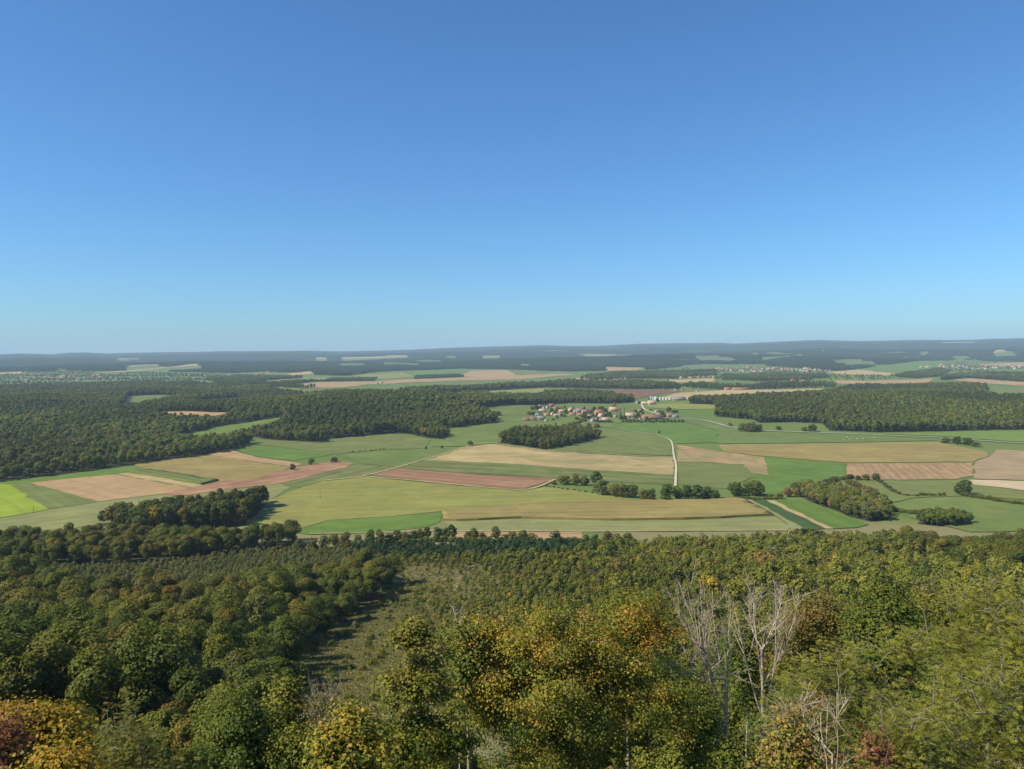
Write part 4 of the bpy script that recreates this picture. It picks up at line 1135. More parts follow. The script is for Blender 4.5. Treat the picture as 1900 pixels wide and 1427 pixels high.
# hedgerow trees between hillside and fields
rr = random.Random(5)
for i, (px, py, h, w) in enumerate([(556,1020,23,20),(580,1020,26,22),(603,1016,25,22),(620,1011,23,20),(643,1015,31,26),(665,1016,28,22),(687,1011,31,20),(704,1010,30,20),(722,1008,24,18),(738,1004,26,20),
        (752,1004,22,18),(766,1003,24,18),(780,1002,26,16),(793,998,27,16),(812,1000,28,16),(826,1000,26,14),(838,1001,34,18),(868,1000,18,16),(880,1000,24,20),(896,1001,18,14),(919,1000,27,19),(936,1006,20,18),
        (952,1008,27,24),(970,1011,30,26),(988,1013,27,24),(1003,1013,18,16),(1018,1009,15,15),(1034,1007,18,16),(1054,1009,16,18),(1070,1012,13,15),(1105,1004,17,12),(1128,1004,23,17),(1145,1004,18,16),(1165,1003,18,18),
        (1478,994,17,12),(1490,995,20,16),(1505,996,20,18),(1520,996,16,16)]):
    field_tree(px, py + 2, h, w, ('slender' if w < 19 else 'bushy') + (' tall' if h > 25 else ' low') + ' tree of the hedgerow between hillside and fields', mix(DG, [OL, BR, GR][i % 3], rr.random() * .7), 'tall' if w < 19 else 'field', 'hedgerow_tree', 'hedgerow trees between hillside and fields', seed=i)

bush_row([(545, 1021), (640, 1019), (740, 1009), (840, 1005), (930, 1008), (1000, 1015), (1060, 1011), (1110, 1008), (1175, 1007)], 70, 10, 15, 'low bush at the foot of the hedgerow trees', 'bushes at the foot of the hedgerow', mix(DG, OL, .5), 12)

# ------------------------------------------------------------------ young plantation, clearing
PLANT_A = [(-60,1057),(100,1053),(250,1051),(330,1043),(400,1033),(480,1024),(545,1019),(640,1022),(740,1040),(728,1079),(670,1076),(590,1096),(520,1116),(420,1132),(300,1140),(190,1136),(120,1114),(40,1100),(-60,1106)]
PLANT_B = [(640,1024),(850,1014),(1100,1016),(1300,1010),(1480,1004),(1640,1010),(1990,1062),(1990,1300),(1500,1290),(1150,1270),(980,1270),(880,1225),(800,1160),(740,1140),(716,1128),(735,1080),(740,1040)]
CLEAR = [(722,1078),(800,1090),(900,1120),(1000,1200),(960,1300),(800,1420),(500,1420),(510,1300),(530,1250),(560,1206),(605,1172),(660,1142),(696,1116)]


def young_trees():
    rng = np.random.default_rng(91)
    PA = grid_pts(gp(PLANT_A), 3.2, rng, .75)
    PA = PA[rng.random(len(PA)) < .8]
    PB = grid_pts(gp(PLANT_B), 4.1, rng)
    pq = to_px(PB)
    nz = np.sin(PB[:, 0] * .05 + 1) + np.sin(PB[:, 1] * .037) + np.sin((PB[:, 0] + PB[:, 1]) * .021 + 2)
    dense = sstep(800, 1150, pq[:, 0]) + sstep(1075, 1040, pq[:, 1])
    keep = rng.random(len(PB)) < np.clip(.62 + .5 * dense + .12 * nz, .3, 1)
    PB, pq, nz, dense = PB[keep], pq[keep], nz[keep], dense[keep]
    sb = .60 + .46 * np.clip(dense, 0, 1.3) + .08 * nz
    sb *= rng.uniform(.7, 1.45, len(PB)) * (1 + .5 * sstep(1100, 1700, pq[:, 0]))
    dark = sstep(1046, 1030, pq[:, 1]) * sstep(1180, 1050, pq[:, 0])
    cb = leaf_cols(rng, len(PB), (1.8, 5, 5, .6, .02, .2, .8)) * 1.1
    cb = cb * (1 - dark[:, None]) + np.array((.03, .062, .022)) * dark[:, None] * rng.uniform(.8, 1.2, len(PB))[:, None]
    pt = np.sin(PB[:, 0] * .023 + .6) + np.sin(PB[:, 1] * .031 + PB[:, 0] * .012) + np.sin(PB[:, 1] * .017 - PB[:, 0] * .02 + 3)
    sb = sb * (1 + .14 * pt); cb = cb * (1 - .09 * np.roll(pt, 0))[:, None]
    big = (rng.random(len(PB)) < .05 + .09 * sstep(1250, 1750, pq[:, 0])) & (pq[:, 0] > 1000)
    sb = np.where(big, sb * 1.55, sb)
    cap = rng.uniform(.7, 1.35, len(PB)) * np.maximum(.5, (pq[:, 1] - 990) * np.hypot(PB[:, 0], PB[:, 1]) / F_PX / 5.2)
    sb = np.minimum(sb, np.where(pq[:, 0] > 1090, cap, 9.0))
    sa = rng.uniform(.55, .95, len(PA)); ca = leaf_cols(rng, len(PA), (1, 2, .6, .5, 0, 0, 7), .12) * 1.05
    P = np.vstack([PA, PB]); S = np.concatenate([sa, sb]); C = np.vstack([ca, cb])
    q = to_px(P + np.array([0, 0, 3.0])); D = np.hypot(P[:, 0], P[:, 1])
    gap = np.zeros(len(P), bool)
    for path in ([(862,1058),(842,1100),(830,1150)], [(915,1075),(932,1120),(940,1140)]):
        L = smooth_line(gp(path)[:, :2], 8)
        gap |= np.min(np.hypot(P[:, None, 0] - L[None, :, 0], P[:, None, 1] - L[None, :, 1]), 1) < 1.5
    P, S, C, q, D = P[~gap], S[~gap], C[~gap], q[~gap], D[~gap]
    vis = (q[:, 0] > 0) & (q[:, 0] < 1900) & ((q[:, 1] < 1105) | ((q[:, 1] < 1150) & (q[:, 0] < 920)))
    order = np.argsort(np.where(vis, -S / D, 1e3))[:280]
    single = np.zeros(len(P), bool); single[order] = True
    for i in order:
        where = 'among the young plantation east of the dirt tracks' if q[i, 0] > 935 else ('beside the dirt tracks on the lower hillside' if q[i, 0] > 760 else 'in the young plantation beside the slope wood')
        fx, fy = q[i]
        spot = ('below the vivid green field' if fx < 820 else 'below the hedgerow trees' if fx < 1090 else 'below the pale lower maize' if fx < 1250 else 'behind the dead trees' if fx < 1480 else 'below the dark crop strip' if fx < 1580 else 'below the oval grove' if fx < 1750 else 'toward the right edge')
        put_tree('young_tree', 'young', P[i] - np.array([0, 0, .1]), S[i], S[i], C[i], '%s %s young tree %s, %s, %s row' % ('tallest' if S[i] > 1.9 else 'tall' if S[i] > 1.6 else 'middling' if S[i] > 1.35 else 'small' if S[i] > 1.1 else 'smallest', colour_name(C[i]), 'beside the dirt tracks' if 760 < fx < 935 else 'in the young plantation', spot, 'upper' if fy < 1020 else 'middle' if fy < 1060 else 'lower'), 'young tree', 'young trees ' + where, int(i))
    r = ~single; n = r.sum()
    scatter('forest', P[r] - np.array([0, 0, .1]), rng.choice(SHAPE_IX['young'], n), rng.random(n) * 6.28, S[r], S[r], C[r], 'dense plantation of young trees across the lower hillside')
    # clearing: shrubs one can count, and dry grass
    PC = grid_pts(gp(CLEAR), 6.6, rng)
    k = rng.random(len(PC)) < .75
    for i, p in enumerate(PC[k]):
        s = rng.uniform(.35, 1.25) ** 1.3
        c = leaf_cols(rng, 1, (2, 4, 2, 1, 0, .3, 1.4))[0]
        put_tree('shrub', 'shrub', p - np.array([0, 0, .1]), s, s, c, '%s %s shrub in the grassy clearing, %s' % ('large' if s > .75 else 'small' if s < .5 else 'medium', colour_name(c), 'near its top end' if p[1] > 290 else 'in its middle' if p[1] > 225 else 'low by the near trees'), 'shrub', 'shrubs of the grassy clearing', 5000 + i)
    PG = np.vstack([grid_pts(gp(CLEAR), 1.15, rng), grid_pts(gp(PLANT_B), 2.4, rng), grid_pts(gp(PLANT_A), 2.4, rng)])
    n = len(PG)
    t = rng.random(n)[:, None]
    cg = np.array((.27, .235, .11)) * t + np.array((.18, .20, .062)) * (1 - t)
    scatter('grass', PG, rng.choice(SHAPE_IX['tuft'], n), rng.random(n) * 6.28, rng.uniform(.8, 1.7, n), rng.uniform(.6, 1.4, n), cg, 'dry tussock grass of the hillside clearing', 'grass')


young_trees()


def understorey():
    """bushes and lower trees on the near slope, glimpsed between the big crowns"""
    rng = np.random.default_rng(17)
    pts = []
    for y in np.arange(34, 175, 5.0):
        for x in np.arange(-.75 * y - 10, .75 * y + 14, 5.0):
            pts.append((x + rng.uniform(-2, 2), y + rng.uniform(-2, 2)))
    p = np.array(pts)
    P = np.column_stack([p, terr(p[:, 0], p[:, 1])])
    q = to_px(P)
    az_px = q[:, 0]
    D = np.hypot(p[:, 0], p[:, 1])
    clear = (az_px > 540) & (az_px < 960) & (D > 95)
    P, D, az_px = P[~clear], D[~clear], az_px[~clear]
    n = len(P)
    tall = (rng.random(n) < np.where(az_px > 960, .45, .22)) & (D > 62)
    ix = np.where(tall, rng.choice(SHAPE_IX['near'], n), rng.choice(SHAPE_IX['shrub'], n))
    s = np.where(tall, rng.uniform(.5, .78, n), rng.uniform(1.0, 2.2, n))
    s = np.where(tall & (az_px > 960) & (D > 90), s * 1.15, s)
    scatter('undergrowth', P, ix, rng.random(n) * 6.28, s * .95, s, leaf_cols(rng, n, (3, 4, 3, 1, .3, .3, .2)), 'green undergrowth below the big near trees', 'undergrowth')


understorey()

# ------------------------------------------------------------------ near trees, leaf by leaf
def grow(seed, H, trunk_r, C, radii, n_cl, per, leaf, spread=.55, lean=(0, 0), first=.3, kind='maple', pal=None, top=None, sparse=0.0, twigs=0, stout=1.0):
    """skeleton by joining every leaf cluster to the nearest branch; leaves round the clusters.
    C: list of (centre, radii, weight) ellipsoids relative to the foot"""
    rng = np.random.default_rng(seed)
    n = 12
    z = np.linspace(-.8, H * .82, n)
    wob = np.cumsum(rng.normal(0, .07, (n, 2)), 0)
    trunk = np.column_stack([wob[:, 0] + lean[0] * np.clip(z / H, 0, 1) ** 1.4, wob[:, 1] + lean[1] * np.clip(z / H, 0, 1) ** 1.4, z])
    tr = trunk_r * np.linspace(1.15, .16, n)
    nodes = [trunk[i] for i in range(n) if z[i] > H * first]
    nrad = [tr[i] for i in range(n) if z[i] > H * first]
    polys = [(trunk, tr, 8)]
    w = np.array([c[2] for c in C], float); w /= w.sum()
    cl = []
    for _ in range(n_cl):
        c, r, _w = C[rng.choice(len(C), p=w)]
        d = unit(rng.normal(size=3))
        if d[2] < -.5: d[2] *= -.6
        lump = .80 + .26 * math.sin(4.1 * d[0] + 2.3 * d[1] + seed) + .22 * math.sin(5.3 * d[2] - 3.1 * d[0] + 2 * seed)
        cl.append(np.array(c) + d * np.array(r) * rng.random() ** .38 * lump * rng.uniform(.9, 1.12))
    cl = np.array(cl)
    ax = np.interp(cl[:, 2], trunk[:, 2], trunk[:, 0]), np.interp(cl[:, 2], trunk[:, 2], trunk[:, 1])
    order = np.argsort(np.hypot(cl[:, 0] - ax[0], cl[:, 1] - ax[1]) + .25 * cl[:, 2])
    for k in order:
        p = cl[k]
        N = np.array(nodes)
        cost = np.linalg.norm(N - p, axis=1) + 1.3 * np.maximum(0, N[:, 2] - p[2] + .25 * np.hypot(*(N[:, :2] - p[:2]).T))
        j = int(np.argmin(cost))
        a, L = N[j], np.linalg.norm(N[j] - p)
        m = max(3, min(8, int(L / .55)))
        t = np.linspace(0, 1, m + 1)[:, None]
        arc = np.array([0, 0, .16 * L]) * np.sin(t * np.pi) + rng.normal(0, .05 * L, (m + 1, 3)) * np.sin(t * np.pi)
        path = a + (p - a) * t + arc
        r0 = max(.016, min(nrad[j] * (.62 if stout == 1 else .8), (.014 + .018 * L) * stout))
        rad = np.linspace(r0, .011, m + 1)
        polys.append((path, rad, 5 if r0 > .04 else 4))
        nodes += list(path[1:]); nrad += list(rad[1:])
    if twigs:
        N = np.array(nodes); R = np.array(nrad)
        pick = rng.choice(len(N), twigs)
        ctr = np.mean(cl, 0)
        for j in pick:
            d = unit(unit(N[j] - np.array([0, 0, H * .45])) * .8 + rng.normal(size=3) * .65 + np.array([0, 0, .5]))
            L = rng.uniform(.5, 1.7)
            t = np.linspace(0, 1, 4)[:, None]
            path = N[j] + d * L * t + rng.normal(0, .07, (4, 3)) * t
            polys.append((path, np.linspace(min(R[j], .018), .007, 4), 3))
    Vs, Qs, o = [], [], 0
    for path, rad, sd in polys:
        V, q = tube(path, rad, sd); Vs.append(V); Qs.append(q + o); o += len(V)
    wood_v, wood_q = np.vstack(Vs), np.vstack(Qs)
    if per == 0: return wood_v, wood_q, None, None, None
    cl = cl[rng.random(len(cl)) >= sparse]
    ctr = np.average([c[0] for c in C], axis=0, weights=w)
    if kind == 'frond':
        Ps, Ns, cols, Ts = [], [], [], []
        nf = max(1, per // 9)
        m = len(cl) * nf
        c0 = np.repeat(cl, nf, 0)
        cid = np.repeat(np.arange(len(cl)), nf)
        az = rng.random(m) * 6.283
        d = np.column_stack([np.cos(az), np.sin(az), rng.uniform(-.5, .25, m)]); d = unit(d)
        base = c0 + rng.normal(0, 1, (m, 3)) * np.array([spread, spread, spread * .45])
        nrm = unit(np.array([0, 0, 1.0]) + rng.normal(0, .35, (m, 3)))
        side = unit(np.cross(d, nrm))
        P, T = [], []
        for i in range(9):
            s = (i // 2 + .5) * leaf * .62
            sg = 0 if i == 8 else (1 if i % 2 else -1)
            P.append(base + d * s + side * sg * leaf * .42 + np.array([0, 0, -.16]) * (s / (leaf * 3)) ** 2 * leaf * 3)
            T.append(side * sg * 1.0 + d * (.35 if sg else 1))
        P = np.concatenate(P); T = unit(np.concatenate(T))
        Nn = unit(np.tile(nrm, (9, 1)) + rng.normal(0, .22, P.shape))
        cid = np.tile(cid, 9)
        b = unit(np.cross(Nn, T))
        L = leaf * rng.uniform(.8, 1.25, len(P))[:, None]
        V = np.stack([P - T * L * .5, P + b * L * .21, P + T * L * .5, P - b * L * .21], 1).reshape(-1, 3)
        Q = np.arange(len(V)).reshape(-1, 4)
    else:
        m = len(cl) * per
        cid = np.repeat(np.arange(len(cl)), per)
        off = rng.normal(0, 1, (m, 3)) * np.array([spread, spread, spread * .62])
        P = cl[cid] + off
        N = unit(off) * .45 + unit(P - ctr) * .55 + np.array([0, 0, .55]) + rng.normal(0, .5, (m, 3))
        s = leaf * rng.uniform(.5, 1.45, m)
        V, Q = cards(P, N, s * 1.1, s * .95, rng, .22)
    m = len(P)
    pal = np.asarray(pal, float)
    kk = len(pal)
    cw = rng.random(len(cl))                                   # each bough has turned to its own degree
    hz = np.clip((P[:, 2] - (ctr[2] - 2)) / 6, 0, 1)
    t = np.clip(cw[cid] * .74 + rng.normal(0, .10, m) + .34 * hz - .03, 0, .999) * (kk - 1)
    i0 = t.astype(int); f = (t - i0)[:, None]
    col = (pal[i0] * (1 - f) + pal[np.minimum(i0 + 1, kk - 1)] * f) * rng.uniform(.84, 1.18, m)[:, None]
    return wood_v, wood_q, V, Q, np.repeat(col, 4, 0)


g_dk, g_md, g_ol, g_yg = (.050, .085, .018), (.090, .125, .022), (.140, .148, .026), (.20, .20, .028)
a_ye, a_or, a_br, a_rd = (.34, .25, .028), (.38, .19, .032), (.20, .135, .05), (.17, .062, .036)
PALS = {
    'maple': [g_dk, g_md, g_ol, g_yg, (.30, .225, .03), (.36, .19, .035)], 'olive': [g_dk, g_md, g_ol, g_ol, g_yg, a_br], 'locust': [g_dk, g_md, g_ol, g_yg, (.18, .18, .024), (.21, .195, .032)],
    'golden': [g_ol, g_yg, (.26, .19, .024), (.28, .20, .024), (.29, .19, .02), (.31, .16, .028)], 'dark': [g_dk, g_dk, g_md, g_md, g_ol, g_ol], 'brown': [g_md, g_ol, g_ol, (.15, .115, .035), a_br, a_br],
    'red': [g_ol, a_br, a_rd, a_rd, a_br, a_br], 'green': [g_dk, g_md, g_md, g_ol, g_yg, g_yg], 'rust': [g_md, g_ol, g_yg, a_br, (.30, .18, .05), a_or],
}


def near_tree(name, label, px, top, d, half_px, depth=None, drop=9.0, pal='maple', n_cl=200, per=80, leaf=.19, spread=.5, kind='maple', dead=False, sparse=0.0, seed=1, bark=None, extra=(), trunk_r=.22, twigs=0, lean=(0, 0), cone=False, cat='tree', top_taper=.55):
    """px, top: where the crown's tip stands in the photograph; d: metres from the camera; half_px: half the crown's width"""
    dirv = fv * F_PX + (px - CX) * rv + (CY - top) * uv
    k = d / math.hypot(dirv[0], dirv[1])
    tip = np.array([dirv[0] * k, dirv[1] * k, CAM_Z + dirv[2] * k])
    foot = np.array([tip[0] - lean[0], tip[1] - lean[1], float(terr(tip[0] - lean[0], tip[1] - lean[1]))])
    H = tip[2] - foot[2]
    R = half_px * d / F_PX
    dy = depth or R * .9
    # crown: a cap on top, wider body below
    lx, ly = lean
    if cone:
        C = [((lx, ly, H - drop * .16), (R * .26, dy * .26, drop * .16), .5), ((lx, ly, H - drop * .42), (R * .52, dy * .52, drop * .22), 1.2), ((lx, ly, H - drop * .74), (R * .85, dy * .85, drop * .27), 2.0)]
    else:
        C = [((lx, ly, H - drop * .27), (R * top_taper * 1.3, dy * top_taper * 1.3, drop * .27), 1.1), ((lx, ly, H - drop * .5), (R, dy, drop * .36), 2.4), ((lx, ly, H - drop * .78), (R * .8, dy * .8, drop * .3), 1.0)]
    for ex, ez, er, ew in extra:
        C.append(((lx + ex * d / F_PX, ly + random.Random(ex).uniform(-1, 1), H - ez * d / F_PX), (er * d / F_PX,) * 3, ew))
    wv, wq, V, Q, col = grow(seed, H, trunk_r, C, None, n_cl, 0 if dead else per, leaf, spread, lean, max(.15, 1 - drop * 1.25 / H), kind, PALS.get(pal), None, sparse, twigs, 3.0 if dead else 1.0)
    e = empty(name, foot, 0)
    obj('trunk', mesh_np(name + '_trunk', wv, wq, [bark or (M_BARK_DEAD if dead else M_BARK_PALE)], smooth=True), e)
    if V is not None:
        obj('crown', mesh_np(name + '_crown', V, Q, [M_FOL_L], attrs={'lc': col}), e)
    tag(e, label, cat)
    return e


def at_depth(px, py, d):
    v = fv * F_PX + (px - CX) * rv + (CY - py) * uv
    return np.array([v[0], v[1], v[2]]) * (d / math.hypot(v[0], v[1])) + np.array([0, 0, CAM_Z])


def dead_tree(label, fork, tips, d, seed, trunk_r=.26, n_side=9, n_twig=7):
    """a bare tree: trunk to the fork, long limbs sweeping up from it, side branches and fine twigs"""
    rng = np.random.default_rng(seed)
    F = at_depth(fork[0], fork[1], d)
    foot = np.array([F[0] + rng.uniform(-.3, .3), F[1], float(terr(F[0], F[1]))])
    F = F - foot
    t = np.linspace(0, 1, 9)[:, None]
    trunk = np.array([0, 0, -.8]) + (F - np.array([0, 0, -.8])) * t + np.cumsum(rng.normal(0, .05, (9, 3)), 0) * np.array([1, 1, 0]) * np.sin(t * np.pi)
    wood_, twig_ = [(trunk, np.linspace(trunk_r * 1.25, trunk_r * .85, 9), 9)], []
    for k, (tx, ty) in enumerate(tips):
        T = at_depth(tx, ty, d + rng.uniform(-2.2, 2.2)) - foot
        S = trunk[-1 - (k % 3)]
        n = 13
        t = np.linspace(0, 1, n)[:, None]
        mid = S + (T - S) * np.array([.72, .72, .42]) + rng.normal(0, .25, 3)
        path = (1 - t) ** 2 * S + 2 * t * (1 - t) * mid + t * t * T + np.cumsum(rng.normal(0, .055, (n, 3)), 0) * t
        r0 = trunk_r * rng.uniform(.42, .62)
        rad = np.linspace(r0, .02, n)
        wood_.append((path, rad, 7))
        L = np.linalg.norm(T - S)
        for _ in range(n_side):
            u = rng.uniform(.28, .97); q = min(n - 2, int(u * (n - 1)))
            p, along = path[q], unit(path[q + 1] - path[q])
            dirn = unit(along * .75 + rng.normal(0, .55, 3) + np.array([0, 0, .25]))
            l = L * rng.uniform(.12, .34) * (1.15 - u * .5)
            m = 7
            tt = np.linspace(0, 1, m)[:, None]
            br = p + dirn * l * tt + np.array([0, 0, .18 * l]) * tt ** 2 + np.cumsum(rng.normal(0, .04, (m, 3)), 0) * tt
            rb = min(rad[q] * .6, .012 + .016 * l)
            wood_.append((br, np.linspace(rb, .012, m), 5))
            for _ in range(n_twig):
                a = br[rng.integers(1, m)]
                dv = unit(dirn * .7 + rng.normal(0, .55, 3) + np.array([0, 0, .35]))
                lt = rng.uniform(.35, 1.1)
                twig_.append((a + dv * lt * np.linspace(0, 1, 4)[:, None] + rng.normal(0, .03, (4, 3)) * np.linspace(0, 1, 4)[:, None], np.linspace(.013, .006, 4), 3))
    e = empty('dead_tree', foot)
    for nm, L_ in (('trunk', wood_), ('twigs', twig_)):
        Vs, Qs, o = [], [], 0
        for path, rad, sd_ in L_:
            V, q = tube(path, rad, sd_); Vs.append(V); Qs.append(q + o); o += len(V)
        obj('trunk' if nm == 'trunk' else 'twig_foliage', mesh_np('dead_' + nm, np.vstack(Vs), np.vstack(Qs), [M_BARK_DEAD], smooth=True), e)
    tag(e, label, 'dead tree')
    return e


near_tree('maple_tree', 'big olive and orange turning maple in the bottom centre', 1050, 1108, 42, 235, depth=5.2, drop=11.5, pal='maple', n_cl=600, per=190, leaf=.108, spread=.42, seed=11, extra=[(150, 70, 60, .8), (-170, 110, 70, .9), (60, 200, 110, 1.2), (-110, 240, 110, 1.2), (190, 220, 70, .7)], trunk_r=.28)
near_tree('maple_tree', 'pointed olive maple left of the big turning maple', 768, 1138, 35, 160, depth=2.4, drop=8.4, pal='olive', n_cl=125, per=195, leaf=0.119, spread=.30, seed=12, cone=True, trunk_r=.2)
near_tree('maple_tree', 'rusty low maple crown at the bottom edge left of centre', 640, 1305, 31, 95, drop=5.5, pal='maple', n_cl=110, per=117, leaf=0.131, spread=.36, seed=13)
near_tree('maple_tree', 'fresh green maple top behind the big turning maple', 1160, 1078, 54, 75, drop=8, pal='green', n_cl=120, per=104, leaf=0.156, spread=.5, seed=14)
dead_tree('bare pale dead tree with forked trunk right of the big maple', (1345, 1262), [(1252, 1100), (1272, 1088), (1296, 1080), (1325, 1096), (1258, 1165), (1350, 1105), (1238, 1240), (1310, 1130)], 57, 21, .14, 11, 8)
dead_tree('bare grey dead tree with upright limbs behind the locust', (1414, 1205), [(1380, 1090), (1402, 1076), (1436, 1074), (1462, 1090), (1490, 1098), (1368, 1120), (1448, 1110)], 61, 22, .13, 11, 8)
dead_tree('thin bare stem with few twigs above the pointed maple', (846, 1185), [(840, 1122), (850, 1132)], 46, 23, .05, 3, 3)
dead_tree('dead grey tree with slanting bare limbs at the bottom right', (1545, 1400), [(1480, 1295), (1500, 1318), (1535, 1330), (1468, 1345), (1555, 1290)], 32, 26, .045, 5, 5)
near_tree('maple_tree', 'brownish olive maple beyond the dead trees', 1510, 1098, 66, 68, drop=9, pal='brown', n_cl=130, per=104, leaf=0.164, spread=.5, seed=31)
near_tree('maple_tree', 'dark olive maple with a tall rounded crown', 1640, 1060, 64, 82, drop=10, pal='dark', n_cl=190, per=110, leaf=0.164, spread=.5, seed=32, bark=M_BARK_PALE)
near_tree('maple_tree', 'thin olive brown tree near the upper right', 1735, 1062, 74, 62, drop=9, pal='olive', n_cl=110, per=78, leaf=0.164, spread=.55, seed=33, twigs=150)
near_tree('locust_tree', 'large feathery yellow green locust right of the dead trees', 1560, 1165, 40, 165, depth=4, drop=9, pal='locust', n_cl=330, per=143, leaf=0.107, spread=.42, kind='frond', seed=34, extra=[(120, 40, 60, .7)], twigs=45)
near_tree('locust_tree', 'tall feathery locust at the right edge', 1835, 1045, 50, 125, depth=4.5, drop=11, pal='locust', n_cl=330, per=130, leaf=0.123, spread=.5, kind='frond', seed=35, twigs=45)
near_tree('locust_tree', 'yellow green locust in the bottom right corner', 1850, 1205, 34, 130, drop=7.5, pal='locust', n_cl=260, per=130, leaf=0.098, spread=.4, kind='frond', seed=36, twigs=45)
near_tree('locust_tree', 'green locust at the bottom beside the dead limbs', 1690, 1290, 31, 95, drop=6, pal='locust', n_cl=170, per=117, leaf=0.094, spread=.36, kind='frond', seed=37, twigs=30)
near_tree('maple_tree', 'sparse pink and orange maple at the bottom right', 1480, 1285, 33, 85, drop=5.5, pal='rust', n_cl=110, per=58, leaf=0.123, spread=.36, seed=38, twigs=150)
near_tree('maple_tree', 'small dark red leaved tree at the bottom right', 1625, 1345, 30, 45, drop=4, pal='red', n_cl=30, per=50, leaf=0.115, spread=.3, seed=39)
near_tree('hornbeam_tree', 'dense dark green tree under the dead forked trunk', 1300, 1255, 49, 52, drop=8, pal='dark', n_cl=120, per=117, leaf=0.131, spread=.45, seed=40)
near_tree('hornbeam_tree', 'green tree at the bottom under the bare limbs', 1355, 1350, 42, 60, drop=7, pal='green', n_cl=120, per=104, leaf=0.123, spread=.45, seed=41)
near_tree('hornbeam_tree', 'green tree glimpsed between the two dead trees', 1385, 1150, 70, 48, drop=9, pal='dark', n_cl=110, per=104, leaf=0.164, spread=.5, seed=42)
near_tree('maple_tree', 'golden yellow maple at the lower left edge', 70, 1288, 48, 105, drop=8, pal='golden', n_cl=190, per=117, leaf=0.172, spread=.5, seed=43)
near_tree('maple_tree', 'reddish brown treetop in the lower left corner', -5, 1322, 40, 45, drop=6, pal='red', n_cl=60, per=104, leaf=0.148, spread=.42, seed=44)
near_tree('ash_tree', 'olive green ash at the bottom left', 225, 1312, 45, 118, drop=7.5, pal='olive', n_cl=230, per=117, leaf=0.107, spread=.45, kind='frond', seed=45, twigs=60)
near_tree('maple_tree', 'deep green maple with broad crown left of centre bottom', 435, 1272, 46, 115, drop=9, pal='dark', n_cl=250, per=156, leaf=0.135, spread=.46, seed=46)
near_tree('maple_tree', 'pinkish green treetop rising behind the deep green maple', 528, 1236, 56, 42, drop=7, pal='olive', n_cl=70, per=104, leaf=0.164, spread=.45, seed=47)
near_tree('thorn_tree', 'thin brown twiggy tree beside the grassy clearing', 610, 1268, 52, 55, drop=6.5, pal='brown', n_cl=90, per=33, leaf=0.107, spread=.5, seed=48, twigs=420)
near_tree('maple_tree', 'yellow green treetop in the bottom left corner', 110, 1372, 36, 70, drop=5.5, pal='golden', n_cl=90, per=104, leaf=0.139, spread=.42, seed=49)
near_tree('hornbeam_tree', 'bright green bush at the bottom left of centre', 545, 1335, 44, 40, drop=5.5, pal='green', n_cl=70, per=104, leaf=0.131, spread=.4, seed=50)
near_tree('maple_tree', 'dark small crown between pointed and big maples', 868, 1142, 41, 26, drop=6, pal='dark', n_cl=40, per=104, leaf=0.148, spread=.4, seed=51)
near_tree('locust_tree', 'yellow locust crown at the right edge middle', 1900, 1130, 44, 70, drop=8, pal='locust', n_cl=150, per=117, leaf=0.115, spread=.45, kind='frond', seed=52)

# ------------------------------------------------------------------ villages
WALLS = [plain_mat('render_white', (.58, .54, .47), .9, .2, .08, .8), plain_mat('render_cream', (.50, .42, .31), .9, .2, .1, .8), plain_mat('render_pink', (.48, .34, .26), .9, .2, .1, .8), plain_mat('stone_wall', (.36, .31, .25), .95, .1, .2, 1.5)]
ROOFS = [plain_mat('tile_terracotta', (.27, .125, .08), .85, .2, .25, 1.2), plain_mat('tile_brown', (.22, .115, .08), .85, .2, .25, 1.2), plain_mat('tile_orange', (.38, .16, .07), .85, .2, .2, 1.2), plain_mat('roof_grey', (.17, .165, .17), .7, .3, .2, 1.2), plain_mat('roof_tan', (.40, .28, .19), .85, .2, .2, 1.2)]
M_GLASS = plain_mat('window_glass', (.04, .05, .06), .15, .5, .1, 1)
M_DOOR_SHADE = plain_mat('door_wood_and_opening_shade', (.10, .07, .05), .7, .3, .2, 2)
M_METAL = plain_mat('silo_metal', (.42, .44, .45), .5, .5, .1, .5)
M_SILO = plain_mat('silo_green', (.30, .40, .36), .55, .4, .1, .5)


def box_v(x0, x1, y0, y1, z0, z1):
    V = np.array([(x, y, z) for z in (z0, z1) for y in (y0, y1) for x in (x0, x1)], float)
    Q = np.array([(0, 2, 3, 1), (4, 5, 7, 6), (0, 1, 5, 4), (2, 6, 7, 3), (0, 4, 6, 2), (1, 3, 7, 5)])
    return V, Q


